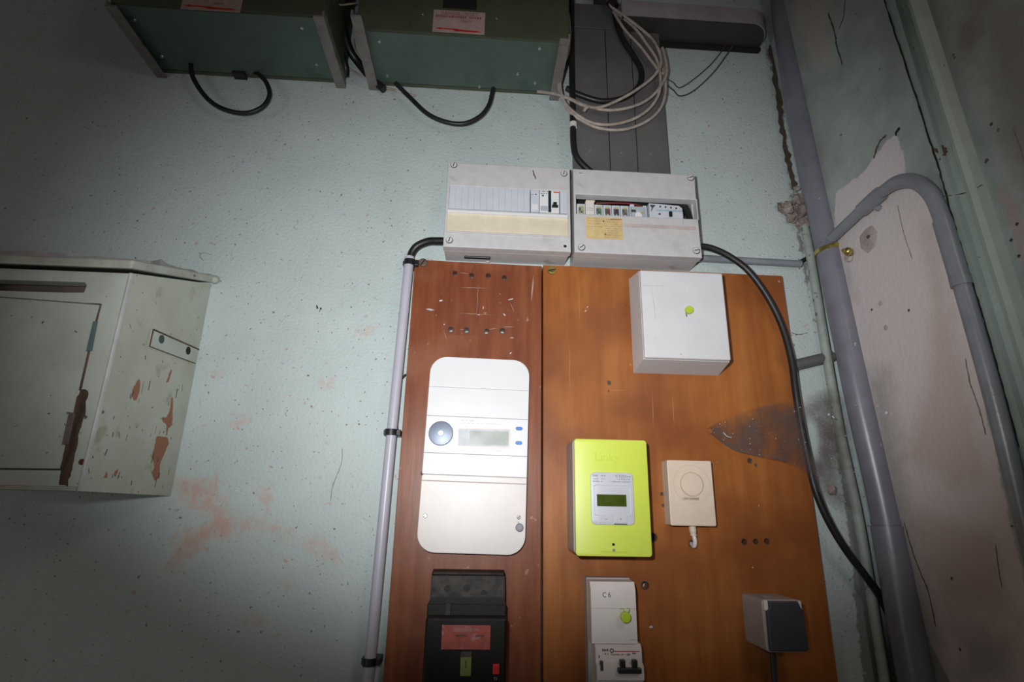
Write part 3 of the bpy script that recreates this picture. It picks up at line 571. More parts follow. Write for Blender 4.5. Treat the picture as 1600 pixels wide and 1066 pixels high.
tag(put('wire_bundle', tube([Vector((at(930, 310, .04).x, -.045, oz1-.005)), Vector((at(950, 310, .04).x, -.050, oz1-.006)), Vector((at(985, 312, .04).x, -.045, oz1-.002)), Vector((at(1010, 312, .04).x, -.040, oz1-.008))], .0013, 8), M['orangewire']), 'red wire seen above the fuse carriers inside the open slot', 'wire')
xk = at(1073, 325, .05).x
tag(put('feed_cable', tube([Vector((xk-.016, -.035, oz1+.01)), Vector((xk-.002, -.045, oz1-.006)), Vector((xk+.005, -.048, oz0+.012)), Vector((xk+.005, -.045, oz0-.02))], .0075, 12), M['black']), 'thick black cable bending down inside the open slot beside the differential switch', 'cable')

# ================================================================== WHITE METER PANEL (left board)
MP = empty('electronic_meter', (-0.006, -0.022, 1.429), 'tall white electronic meter panel with rounded corners, round port and two blue buttons', 'meter')
SH = Matrix.Translation((-0.005, 0, 1.607)) @ Matrix.Rotation(math.radians(0.9), 4, 'Y') @ Matrix.Translation((0.005, 0, -1.607))
PD = .044
def pm(px, py, d=PD): return at(px, py, d)
mx0, mx1 = -0.1015, 0.0905
put('backing', plate(rrect(mx0+.001, mx1-.001, 1.4300, 1.7850, .031, 8), .022, PD-.006, bev=.001, T=SH), M['offwhite'], MP)
def slab(z0, z1, rt=0, rb=0, d=PD, name='cover_panel', m=None):
    o = []
    if rt:
        for (cx, a0) in ((mx1-rt, 0), (mx0+rt, 90)):
            for i in range(9): a = math.radians(a0+90*i/8); o.append((cx+rt*math.cos(a), z1-rt+rt*math.sin(a)))
    else: o += [(mx1, z1), (mx0, z1)]
    if rb:
        for (cx, a0) in ((mx0+rb, 180), (mx1-rb, 270)):
            for i in range(9): a = math.radians(a0+90*i/8); o.append((cx+rb*math.cos(a), z0+rb+rb*math.sin(a)))
    else: o += [(mx0, z0), (mx1, z0)]
    return put(name, plate(o, PD-.006, d, bev=.0012, T=SH), m or M['white'], MP)
zA = at(745, 607, PD).z; zB = at(745, 652.5, PD).z; zC = at(745, 710.5, PD).z; zD = at(745, 744, PD).z; zE = at(745, 754, PD).z
slab(zA+.0001, 1.786, rt=.032); slab(zB+.0001, zA-.0001, d=PD+.0005); slab(zC+.0001, zB-.0001, d=PD+.0003); slab(zD+.0001, zC-.0001, d=PD+.0009); slab(zE+.0001, zD-.0001, d=PD+.0001, m=M['offwhite']); slab(1.429, zE-.0001, rb=.032, m=M['offwhite'], d=PD+.0005)
PD2 = PD+.001
s = pm(689, 677.5)
pt = put('optical_port', plate(circ(s.x, s.z, .0228, 32), PD-.001, PD+.004, bev=.0015), M['optic'], MP, smooth=True)
put('port_lens_glint', plate(circ(s.x, s.z, .0058, 16), PD+.0035, PD+.006, bev=.001), M['white'], pt)  # white disc paints the highlight on the port's lens
s = rect(716, 670, 796, 699, PD); zz0 = (at(716, 699, PD).z+at(796, 699, PD).z)/2; zz1 = (at(716, 669, PD).z+at(796, 672, PD).z)/2
put('display_frame', plate([(s[0]-.001, zz0-.0015), (s[1]+.001, zz0-.0015), (s[1]+.001, zz1+.0015), (s[0]-.001, zz1+.0015)], PD, PD+.003, [[(s[0]+.001, zz0+.001), (s[1]-.001, zz0+.001), (s[1]-.001, zz1-.001), (s[0]+.001, zz1-.001)]]), M['offwhite'], MP)
put('display', B((s[0], s[1], PD, PD+.0018, zz0, zz1)), M['displayw'], MP)
put('display_glass', B((s[0]+.022, s[1]-.002, PD+.0017, PD+.0022, zz0+.004, zz1-.004)), mat('faded_lcd', (.50, .53, .50), .2, bump=0), MP)
marks(wordline(s[0]+.004, s[1]-.01, zz1+.010, .003, 9)+wordline(s[0]+.004, s[0]+.03, zz1+.015, .003, 11)+wordline(s[0]+.03, s[1]-.002, zz0-.006, .003, 12, .5), PD+.0009, mat('very_faint_print', (.68, .68, .70), .5, bump=0), MP)
for (x, y) in ((811, 670), (810.5, 692.5)):
    s = pm(x, y); put('button', plate(rrect(s.x-.0064, s.x+.0064, s.z-.0033, s.z+.0033, .0032, 5), PD, PD+.0028, bev=.0006), M['blue'], MP)
for (x, y) in ((664.5, 806), (810.5, 808.5)): s = pm(x, y); screw(s.x, s.z, PD, .004, M['steel'] if x < 700 else M['scrw'], MP, 'panel_screw', .002)
s = pm(811.5, 824.5); put('seal', plate(jag(circ(s.x, s.z, .0072, 10), .0006, 1, 4), PD+.001, PD+.006, bev=.001), M['sealgrey'], MP)
put('seal_wire', tube([Vector((s.x, -PD-.002, s.z+.016)), Vector((s.x-.003, -PD-.006, s.z+.012)), Vector((s.x, -PD-.004, s.z+.004))], .0004, 6), M['steel'], MP)
s = pm(656, 740); tag(put('stain_drop', plate(circ(s.x+.004, s.z, .0032, 9), .0218, PD+.0006), M['barewood'], MP), None)
put('top_clip', B((-.012, -.006, .022, .038, 1.7855, 1.7885)), M['dark'], MP)

# ================================================================== LIME METER
LM = empty('smart_meter', (0.2335, -0.026, 1.432), 'lime green smart meter with a silver display module', 'meter')
put('meter_base', plate(rrect(.1665, .3000, 1.4335, 1.6290, .009, 5), .026, .0925, bev=.001), M['meterside'], LM)
put('front_cover', plate(rrect(.1690, .2995, 1.432, 1.628, .0055, 5), .0925, .100, bev=.0012), M['lime'], LM, smooth=True)
LD = .100
a = at(923, 738, LD); b = at(991.5, 821, LD); lx0 = (at(922, 740, LD).x+at(924, 815, LD).x)/2; lx1 = (at(987.5, 742, LD).x+at(992, 820, LD).x)/2
lz1 = a.z; lz0 = b.z
dm = put('display_module', plate(rrect(lx0, lx1, lz0, lz1, .0075, 6), LD-.001, LD+.0035, bev=.0012), M['silver'], LM, smooth=True)
r = rect(932.5, 772.5, 979, 792, LD+.0035); put('lcd', B((r[0], r[1], LD+.0034, LD+.0042, r[2], r[3])), M['lcd'], dm)
put('bezel', plate(rrect(lx0+.004, lx1-.005, lz0+.015, lz1-.021, .004, 4), LD+.003, LD+.0046, [rrect(lx0+.0055, lx1-.0065, lz0+.0165, lz1-.0225, .003, 4)], bev=.0004), M['silver'], dm)
r2 = rect(936, 806, 957, 820, LD); r3 = rect(958.5, 806, 979, 820, LD)
put('button', B((r2[0], r2[1], LD+.003, LD+.0050, lz0+.003, lz0+.0155), bev=.0008), M['silver'], dm); put('button', B((r3[0], r3[1], LD+.003, LD+.0050, lz0+.003, lz0+.0155), bev=.0008), M['silver'], dm)
put('button_shadow_bar', B((r3[0], r3[1], LD+.003, LD+.0045, lz0+.0005, lz0+.0022)), M['print'], dm)
text('\u2013', (r2[0]+r2[1])/2, lz0+.0095, LD+.0052, .008, M['print'], dm, align='CENTER'); text('+', (r3[0]+r3[1])/2, lz0+.0095, LD+.0052, .007, M['print'], dm, align='CENTER')
text('Linky', lx0+.0035, lz1-.0058, LD+.0037, .0052, M['print'], dm, sx=.9)
text('C E', lx1-.031, lz1-.0062, LD+.0037, .0062, M['print'], dm)
put('approval_box', B((lx1-.0215, lx1-.0125, LD+.0034, LD+.0038, lz1-.009, lz1-.0035)), M['lite'], dm)
marks(wordline(lx0+.018, lx0+.026, lz1-.006, .0018, 3)+wordline(lx1-.0115, lx1-.004, lz1-.0065, .002, 33)+wordline(lx0+.0035, lx0+.013, lz1-.0112, .0018, 2)+wordline(lx0+.018, lx0+.026, lz1-.0112, .002, 21, .6)+wordline(lx1-.028, lx1-.004, lz1-.0115, .0020, 4, .4)+wordline(lx0+.0035, lx0+.015, lz1-.0155, .0018, 6)+wordline(lx0+.018, lx0+.021, lz1-.0155, .0018, 6)+wordline(lx1-.042, lx1-.004, lz1-.0157, .0020, 7, .2), LD+.0037, mat('mid_grey_print', (.25, .25, .28), .6, bump=0), dm)
text('Linky', (at(948, 715, LD)).x, at(948, 715, LD).z, LD+.0001, .021, M['limedark'], LM, 'embossed_name', 'CENTER', ext=.0002)
s = at(958.5, 851, LD); put('sensor_window', B((s.x-.0022, s.x+.0022, LD-.001, LD+.0003, s.z-.002, s.z+.002)), M['dark'], LM)
s = at(959, 860, LD); put('cover_screw', plate(circ(s.x, s.z, .0026, 10), LD-.001, LD+.0012), M['steel'], LM); put('relief_bar', B((s.x-.023, s.x+.023, LD-.001, LD+.0006, s.z-.0035, s.z-.001), bev=.0004), M['limedark'], LM)

# ================================================================== BEIGE DIAL BOX
BG = empty('buzzer_box', (0.391, -0.026, 1.483), 'small beige plastic box with a round dial and a white cable below', 'box')
put('box_base', plate(rrect(.3495, .4335, 1.4830, 1.5990, .003, 4), .026, .046, bev=.0008), M['beige'], BG)
put('box_front', plate(rrect(.3488, .4330, 1.4825, 1.5985, .0035, 4), .0465, .058, bev=.0015), M['beige'], BG)
s = at(1081, 757, .058); put('dial_ring', plate(circ(s.x, s.z, .0218, 32), .0575, .0588, [circ(s.x, s.z, .0208, 32)]), M['dial'], BG)
put('dial', plate(circ(s.x, s.z, .0200, 32), .0575, .0592, bev=.0006), M['beige'], BG)
put('outer_ring', plate(circ(s.x, s.z+.0005, .0345, 36), .0575, .0583, [circ(s.x, s.z+.0005, .0338, 36)]), mat('beige_faint', (.64, .52, .41), .4, bump=0), BG)
text('1 ON 0 SONNERIE', at(1066, 779, .058).x, at(1066, 779.5, .058).z, .0583, .0062, M['dark'], BG, sx=.62)
s = at(1083, 826, .045); gl = put('cable_gland', tube([Vector((s.x, -.042, 1.485)), Vector((s.x+.0005, -.042, 1.474)), Vector((s.x+.001, -.042, 1.466))], [.0065, .0065, .0045], 14, 2), M['beige'], BG)
put('gland_ring', tube([Vector((s.x+.001, -.042, 1.4675)), Vector((s.x+.001, -.042, 1.4655))], .0062, 14, 0), M['beige'], gl)
h_ = at(1081, 850, .026); put('cable', tube([Vector((s.x+.001, -.042, 1.469)), Vector((s.x+.003, -.042, 1.456)), Vector((s.x+.003, -.036, 1.447)), Vector((h_.x+.001, -.020, h_.z))], .0038, 10), M['offwhite'], BG)

# ================================================================== WHITE JUNCTION BOX
JB = empty('junction_box', (0.39, -0.026, 1.771), 'square white junction box with a yellow-green seal near the top of the orange board', 'box')
put('box_base', frustum((.303, .4765, 1.771, 1.974, .026), (.3055, .4722, 1.7822, 1.964, .090)), M['white2'], JB)
put('lid', frustum((.3055, .4722, 1.7822, 1.964, .0901), (.3060, .4715, 1.784, 1.9625, .099), bev=.0022), M['white2'], JB)
s = at(1077, 484.5, .104); sl = put('seal', plate(jag(circ(s.x, s.z, .0078, 12), .0007, 1, 3), .101, .107, bev=.001), M['seal'], JB)
put('seal_wire', tube([Vector((s.x-.004, -.099, s.z-.012)), Vector((s.x-.006, -.103, s.z-.006)), Vector((s.x-.002, -.102, s.z))], .0009, 6), M['sealgrey'], sl)
for (x, y) in ((1001, 420), (1122, 427)): q_ = at(x, y, .03); put('hinge_tab', B((q_.x-.003, q_.x+.003, .026, .040, 1.972, 1.980)), M['white2'], JB)
ribbon([(1062, 553), (1065, 555)], 3, M['print'], 'scuff', JB, right=False, d=.0996, seed=4)
ribbon([(1005, 446), (1020, 447), (1038, 447)], .8, M['lite'], 'scuff', JB, right=False, d=.0994, seed=5)
ribbon([(1018, 450), (1022, 475), (1024, 500)], .7, M['lite'], 'scuff', JB, right=False, d=.0994, seed=6)

# ================================================================== BLACK MAIN BREAKER
MB_ = empty('main_breaker', (-0.010, -0.022, 1.10), 'large black dusty main breaker with a faded red plate at the bottom left', 'breaker')
put('body', B((-.077, .055, .022, .070, 1.10, 1.352), bev=.002), M['bakelite'], MB_)
def wedge(x0, x1, prof_): # prof: (d,z) polygon extruded in x
    bm = bmesh.new(); a = [bm.verts.new((x0, -d, z)) for d, z in prof_]; b = [bm.verts.new((x1, -d, z)) for d, z in prof_]
    bm.faces.new(a); bm.faces.new(b[::-1])
    for i in range(len(a)): j = (i+1) % len(a); bm.faces.new((a[i], b[i], b[j], a[j]))
    bmesh.ops.recalc_face_normals(bm, faces=bm.faces); return bm
zt = at(730, 897, .045).z
tc_ = put('terminal_cover', wedge(-.073, .052, [(.022, 1.352), (.070, 1.352), (.070, at(730, 934, .07).z), (.060, at(730, 900, .06).z), (.050, 1.399), (.022, 1.402)]), M['bakelite'], MB_)
dz0 = at(730, 933, .071); dz1 = at(730, 901, .061)
bm = bmesh.new(); vs = [bm.verts.new(p) for p in ((-.071, -.0706, dz0.z), (.050, -.0706, dz0.z), (.050, -.0608, dz1.z), (-.071, -.0608, dz1.z), (-.071, -.0502, 1.3996), (.050, -.0502, 1.3996))]
bm.faces.new(vs[:4]); bm.faces.new((vs[3], vs[2], vs[5], vs[4])); put('dust_layer', bm, M['dust'], tc_)
for (x, y) in ((699, 920), (729, 919), (756, 927)):
    q_ = at(x, y, .066); put('terminal_hole', plate(circ(q_.x, q_.z, .0055, 12), .064, .0695), M['bakelite'], tc_)
q_ = at(700, 953, .071); put('screw_cover', plate(rrect(q_.x-.0045, q_.x+.0045, q_.z-.012, q_.z+.011, .0042, 4), .069, .075, bev=.001), M['dust'], MB_)
put('front_block', B((-.076, .055, .070, .100, 1.10, at(730, 966, .1).z), bev=.004), M['bakelite'], MB_)
r = rect(691, 976, 765.5, 1015, .1); put('rating_plate', B((r[0], r[1], .0995, .102, (r[2]), r[3]-.0005)), M['redplate'], MB_)
rp = bpy.data.objects.new('x', None); bpy.data.objects.remove(rp)
marks(wordline(r[0]+.022, r[0]+.040, (r[2]+r[3])/2+.002, .004, 91, .1)+wordline(r[0]+.054, r[0]+.068, (r[2]+r[3])/2+.002, .0035, 92, .1), .1022, mat('dim_grey_print', (.09, .05, .045), .6, bump=0), MB_)
marks([(r[0]+.018, r[0]+.048, r[3]-.010, r[3]-.004), (r[0]+.050, r[0]+.060, r[3]-.009, r[3]-.005)], .1021, mat('dim_pink_print', (.40, .15, .14), .6, bump=0), MB_)
r = rect(720, 1018, 736, 1056, .1); hd = put('rocker', B((r[0], r[1], .0995, .106, r[2], r[3]), bev=.0015), mat('olive_green_rocker', (.17, .24, .06), .45, bump=.1), MB_)
put('rocker_mark', B(((r[0]+r[1])/2-.0006, (r[0]+r[1])/2+.0006, .1055, .1064, r[2]+.012, r[3]-.012)), M['dark'], hd); put('rocker_top', B((r[0]+.0005, r[1]-.0005, .100, .1065, r[3]-.007, r[3]+.0005), bev=.001), M['dust'], hd)
r = rect(770, 1037, 780, 1053, .1); put('test_button', B((r[0], r[1], .0995, .105, r[2], r[3]), bev=.001), mat('bright_red_button', (.75, .03, .02), .4, bump=0), MB_)
text('T1', at(771, 1062, .1).x, at(771, 1061, .1).z, .1003, .006, M['lite'], MB_)

# ================================================================== WHITE RCD BREAKER
WB = empty('connection_breaker', (0.234, -0.026, 1.10), 'white two-part breaker with a yellow-green seal and black toggles below the lime meter', 'breaker')
BD = .085
zs1 = at(960, 1007, BD).z; ztop = 1.3905
put('upper_body', wedge(.1955, .2715, [(.026, zs1+.001), (BD, zs1+.001), (BD, ztop-.012), (BD-.006, ztop), (.026, ztop+.003)]), M['offwhite'], WB)
put('side_casing', B((.1950, .2705, .026, .052, 1.05, ztop+.0035)), M['greymid'], WB)
for o_ in (): pass
zl = at(960, 964, BD).z; marks([(.196, .2712, at(960, 951, BD).z-.0003, at(960, 951, BD).z+.0003)], BD+.0001, M['greymid'], WB, 'parting_line')
text('C 6', at(941, 929, BD).x, at(941, 930, BD).z, BD+.0001, .0115, M['dark'], WB, sx=.85)
marks(wordline(.256, .270, zs1+.0065, .002, 44, .1), BD+.0001, M['lite'], WB)
s = at(978, 965, BD+.014); sl = put('seal', plate(jag(circ(s.x, s.z, .0085, 12), .0007, 1, 8), BD+.008, BD+.016, bev=.0015), M['seal'], WB)
q_ = at(975, 955, BD)
put('seal_wire', tube([Vector((q_.x-.007, -BD+.001, q_.z+.003)), Vector((q_.x-.003, -BD-.008, q_.z+.004)), Vector((s.x-.002, -BD-.012, s.z+.004))], .0008, 6), M['seal'], sl)
put('seal_wire', tube([Vector((q_.x+.006, -BD+.001, q_.z+.005)), Vector((q_.x+.007, -BD-.008, q_.z+.004)), Vector((s.x+.003, -BD-.012, s.z+.004))], .0008, 6), M['seal'], sl)
ZL0 = 1.10
lw = put('lower_body', wedge(.2010, .2775, [(.026, ZL0), (BD+.001, ZL0), (BD+.001, zs1-.052), (BD+.009, zs1-.050), (BD+.009, zs1-.030), (BD+.001, zs1-.026), (BD, zs1-.006), (BD-.006, zs1), (.026, zs1)]), M['offwhite'], WB)
zt = zs1
tg = lambda x0, x1, d0, d1, a, b: (x0, x1, d0, d1, a, b)
zb = at(980, 1049, BD+.014).z; z1_ = at(980, 1031, BD+.010).z
xa, xb_ = at(969, 1040, BD+.012).x, at(977, 1040, BD+.012).x; xc_, xd = at(988, 1040, BD+.012).x, at(996, 1040, BD+.012).x
put('toggle', B((xa, xb_, BD+.005, BD+.014, zb+.004, z1_), (xc_, xd, BD+.005, BD+.014, zb+.004, z1_), (at(965, 1046, BD+.012).x, at(1001, 1046, BD+.012).x, BD+.006, BD+.018, zb-.003, zb+.0045), bev=.001), M['black'], WB)
zr = at(980, 1018, BD).z; put('red_line', B((at(960, 1018, BD).x, at(999, 1018, BD).x, BD-.0005, BD+.0008, zr-.0006, zr+.0006)), M['red'], WB)
s = at(956, 1017, BD); put('round_mark', plate(circ(s.x, s.z, .0035, 14), BD-.0005, BD+.0008, [circ(s.x, s.z, .0018, 10)]), M['print'], WB)
marks(wordline(at(941, 1016, BD).x, at(951, 1016, BD).x, at(945, 1016, BD).z, .004, 61, .1)+wordline(at(945, 1022, BD).x, at(951, 1022, BD).x, at(945, 1022, BD).z, .003, 62), BD+.0006, M['print'], WB)
marks(wordline(at(954, 1023, BD).x, at(977, 1023, BD).x, at(965, 1023, BD).z, .0022, 63, .1), BD+.0008, M['ink'], WB)
marks(wordline(at(979, 1023, BD).x, at(984, 1023, BD).x, at(981, 1023, BD).z, .0032, 64, .0)+wordline(at(988, 1022, BD).x, at(993, 1022, BD).x, at(990, 1021, BD).z, .003, 65)+[(at(936, 1026, BD).x-.001, at(936, 1026, BD).x+.001, at(936, 1026, BD).z-.002, at(936, 1026, BD).z+.002)], BD+.0008, M['print'], WB)
marks(wordline(at(936, 1058, BD).x, at(959, 1058, BD).x, at(950, 1058, BD).z, .0022, 66, .1)+wordline(at(971, 1058, BD).x, at(985, 1058, BD).x, at(978, 1058, BD).z, .002, 67, .2)+wordline(at(936, 1063, BD).x, at(948, 1063, BD).x, at(945, 1063, BD).z, .0022, 68, .1)+wordline(at(971, 1063, BD).x, at(981, 1063, BD).x, at(975, 1063, BD).z, .002, 69, .2), BD+.0012, M['print'], WB)
s = at(940, 1040, BD+.01); put('test_button', B((s.x-.002, s.x+.0028, BD+.003, BD+.0105, s.z-.008, s.z+.006), bev=.001), M['smoke'], WB)

# ================================================================== SOCKET
SK = empty('wall_socket', (0.5155, -0.026, 1.289), 'grey surface-mounted socket with a dark flap at the bottom right of the orange board', 'socket')
put('socket_body', plate(rrect(.4815, .5490, 1.2885, 1.3680, .006, 5), .026, .098, bev=.002), M['greymid'], SK)
cz0, cz1 = 1.2885, 1.3680
fx0, fx1 = .4875, .5490
put('flap', plate([(fx0+.004, cz1-.002), (fx1-.008, cz1-.002), (fx1-.005, cz1-.010), (fx1-.001, cz1-.016), (fx1+.001, cz0+.006), (fx1-.003, cz0+.003), (fx0, cz0+.003), (fx0-.002, cz0+.006), (fx0-.001, cz1-.018), (fx0+.004, cz1-.012)], .0985, .106, bev=.002), M['smoke'], SK)
for (a_, b_) in ((fx0-.003, fx0+.004), (fx1-.006, fx1+.000)): put('corner_tab', B((a_, b_, .0965, .1015, cz1-.017, cz1-.001), bev=.0018), M['offwhite'], SK)
put('top_knockout', plate(circ(0, 0, .010, 16), 0, .0006, T=Matrix.Translation((.513, -.058, cz1)) @ Matrix.Rotation(math.radians(-90), 4, 'X')), M['greymid'], SK)
put('cable', tube([Vector((.513, -.055, 1.293)), Vector((.513, -.052, 1.25)), Vector((.512, -.045, 1.12))], .0048, 12), M['smoke'], SK)

# ================================================================== CONDUIT + CABLE LEFT OF THE BOARDS
cx = [at(640, 402, .030), at(612, 676, .030), at(577, 1045, .030)]
CU = empty('cable_conduit', (cx[2].x, 0, 1.0), 'pale grey vertical conduit fixed to the wall left of the reddish board', 'conduit')
bot = cx[2]+(cx[2]-cx[1])*0.5
put('tube', tube([cx[0], cx[1], cx[2], bot], .0098, 20, 4), M['conduit'], CU, smooth=True)
for (x, y) in ((640, 411), (611, 676), (577.5, 1034)):
    s = at(x, y, .030); put('clamp', tube([s+Vector((0, 0, .006)), s-Vector((0, 0, .006))], .0118, 20, 0), M['black'], CU, smooth=True)
    put('clamp_foot', B((s.x+.004, s.x+.018, 0.0, .034, s.z-.0055, s.z+.0055), (s.x-.014, s.x-.004, 0, .030, s.z-.005, s.z+.005), bev=.001), M['black'], CU)
tag(put('conduit_cable', ptube([(639, 425, .030), (641, 402, .030), (650, 386, .034), (668, 377.5, .040), (684, 376.5, .045), (697, 377, .048)], .0078, 14), M['black'], smooth=True), 'thick black cable arching from the conduit top into the left grey enclosure', 'cable')
tag(put('thin_wire', ptube([(634, 585, .012), (624, 598, .014), (619, 625, .012), (619, 655, .008), (623, 682, .006)], .0020, 8), M['black'], smooth=True), 'thin black wire curving between the pale conduit and the reddish board', 'wire')

# ================================================================== TRUNKING BEHIND THE COIL
tx0, tx1 = .190, .4035
xs = [tx0, tx0+.0795, tx0+.142, tx1]
ztk0 = ez1+.001; ztk1 = at(960, 48, .04).z
for i, nm in enumerate(('leftmost and widest of the three dark grey vertical trunkings above the enclosures', 'middle one of the three dark grey vertical trunkings above the enclosures', 'rightmost of the three dark grey vertical trunkings above the enclosures')):
    e = empty('cable_trunking', ((xs[i]+xs[i+1])/2, 0, ztk0), nm, 'trunking', 'grey vertical trunkings')
    put('channel', B((xs[i]+.0015, xs[i+1]-.0015, 0, .036, ztk0, ztk1), bev=.001), M['trunk'], e)
    put('lid', B((xs[i]+.0008, xs[i+1]-.0008, .036, .0405, ztk0, ztk1), bev=.001), M['trunk'], e)
e = empty('trunking_junction', (.29, 0, ztk1), 'dark grey junction piece on top of the vertical trunkings', 'trunking')
put('cap_piece', B((tx0-.001, .300, 0, .043, ztk1+.001, ztk1+.075), bev=.001), M['trunk'], e)
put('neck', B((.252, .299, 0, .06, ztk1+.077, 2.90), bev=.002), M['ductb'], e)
# horizontal duct with rounded end
dz = 2.634
def ductshape(x0, x1, d, r, n=8):
    o = [(x0, 0), (x1, 0)]; o = [(x0, -.001)]
    pts = [(x0, 0.0), (x0, d)]
    for i in range(n+1): a = math.radians(90-90*i/n); pts.append((x1-r+r*math.cos(a), d-r+r*math.sin(a)))
    pts += [(x1, 0.0)]; return pts
def vext(pts, z0, z1):
    bm = bmesh.new(); a = [bm.verts.new((x, -d, z0)) for x, d in pts]; b = [bm.verts.new((x, -d, z1)) for x, d in pts]
    bm.faces.new(a); bm.faces.new(b[::-1])
    for i in range(len(a)): j = (i+1) % len(a); bm.faces.new((a[i], b[i], b[j], a[j]))
    bmesh.ops.recalc_face_normals(bm, faces=bm.faces); return bm
e = empty('horizontal_duct', (.44, 0, dz), 'horizontal grey duct with a rounded end near the ceiling corner', 'duct')
put('casing', vext(ductshape(.303, .672, .075, .05), dz, dz+.046), M['duct'], e)
put('underside', vext(ductshape(.304, .669, .0735, .05), dz-.004, dz-.0002), M['ductb'], e)  # dark sheet painting the shaded bottom of the duct
put('duct_shadow_strip', B((.36, .672, 0, .014, dz-.016, dz-.0045), bev=.004), M['dark'], e)  # dark strip painted in for the shadow gap below the duct

# ================================================================== GREEN BOXES WITH BRACKETS
def gbox(xa, xb, zb_, label, D1, screws, wires):
    e = empty('transformer_box', ((xa+xb)/2, 0, zb_), label, 'box', None)
    D0 = .009
    put('housing', B((xa, xb, D0, D1, zb_+.003, zb_+.34), bev=.002), M['greenf'], e)
    put('bottom_panel', B((xa+.003, xb-.003, D0+.002, D1-.002, zb_, zb_+.003), bev=.0006), M['green'], e)
    put('front_panel', B((xa+.004, xb-.004, D1, D1+.002, zb_+.004, zb_+.335)), M['greenf'], e)
    put('back_lip', B((xa+.002, xb-.002, 0, D0, zb_-.0005, zb_+.03)), M['greenf'], e)
    for (x, y) in screws:
        # screws on the underside
        r = _ray(x, y); t = (zb_-CAM[2])/r[2]; p = CAM+r*t
        bm = bmesh.new(); bmesh.ops.create_cone(bm, cap_ends=True, segments=12, radius1=.0032, radius2=.0042, depth=.003, matrix=Matrix.Translation((p.x, p.y, zb_-.0013)))
        put('panel_screw', bm, M['steel'], e)
    return e
def zunder(x, y, z): r = _ray(x, y); return CAM+r*((z-CAM[2])/r[2])
ZG = 2.456
G2 = gbox(-.288, .163, ZG, 'right green metal box with a danger sticker, above the grey enclosures', .155, [(593, 64), (843, 75), (605, 118.5), (836, 129), (749, 135), (809, 115)], None)
G1 = gbox(-.768, -.340, ZG, 'left green metal box at the top left of the wall', .180, [(472, 43), (495, 100), (210, 31), (253, 88)], None)
FD = .1572
r = rect(678, 15, 757, 54, FD); sx0, sx1 = r[0], r[1]; sz0, sz1 = at(715, 52, FD).z, at(715, 17.5, FD).z
stk = put('danger_sticker', B((sx0, sx1, FD, FD+.0006, sz0, sz1)), M['sticker'], G2)
text('DANGER - MORT', (sx0+sx1)/2, sz1-.0085, FD+.0008, .0135, M['redtext'], stk, align='CENTER', sx=.75)
marks(wordline(sx0+.005, sx1-.005, sz1-.0165, .007, 77, .05), FD+.0007, M['redtext'], stk)
text('VOLTS', sx0+.060, sz1-.0275, FD+.0008, .0085, M['redtext'], stk, sx=.9)
def arrow(x0, x1, z, parent):
    w_ = x1-x0; pts = [(x0, z+.001), (x0+w_*.12, z+.0045), (x0+w_*.12, z+.0025), (x0+w_*.5, z+.0022), (x0+w_*.52, z+.001), (x0+w_*.88, z-.0002), (x1, z-.003), (x0+w_*.86, z-.0042), (x0+w_*.43, z-.0042), (x0+w_*.38, z-.0008), (x0+w_*.12, z-.0004), (x0+w_*.12, z-.0022)]
    put('red_arrow', plate(pts, FD+.0004, FD+.0009), M['red'], parent)
arrow(sx0+.006, sx1-.006, sz0+.0085, stk)
q0 = at(692, 12, FD); q1 = at(746, -20, FD); put('vent_slot', B((q0.x, q1.x, FD-.001, FD+.0012, q0.z, q0.z+.04)), M['dark'], G2)
for (x, y) in ((660.5, 22), (776, 28.5)): s = at(x, y, FD); screw(s.x, s.z, .157, .0034, M['steel'], G2, 'panel_screw', .002)
FD = .1822
r = rect(293, -30, 376, 17, FD); z0_ = at(335, 17.5, FD).z
stk = put('danger_sticker', B((r[0], r[1], FD, FD+.0006, z0_, z0_+.046)), M['sticker'], G1)
arrow(r[0]+.006, r[1]-.006, z0_+.0085, stk); text('VOLTS', r[0]+.060, z0_+.0185, FD+.0008, .0085, M['redtext'], stk, sx=.9)
text('DANGER - MORT', (r[0]+r[1])/2, z0_+.037, FD+.0008, .0135, M['redtext'], stk, align='CENTER', sx=.75)
# angle irons
def bracket(x, dl, side, label):
    z = ZG-.016
    e = empty('angle_bracket', (x, 0, z), label, 'bracket', 'angle iron brackets under the green boxes')
    put('flange', B((x-.011, x+.011, 0, dl, z, z+.004), bev=.0005), M['iron'], e)
    a_, b_ = (x+side*.011, x+side*.007); put('web', B((min(a_, b_), max(a_, b_), 0, dl, z+.004, ZG-.0002)), M['iron'], e)
bracket(-.757, .190, -1, 'rusty brown angle bracket under the left end of the left green box')
bracket(-.351, .198, 1, 'grey angle bracket under the right end of the left green box')
bracket(-.275, .205, -1, 'grey angle bracket under the left end of the right green box')
bracket(.149, .180, 1, 'grey angle bracket under the right end of the right green box')
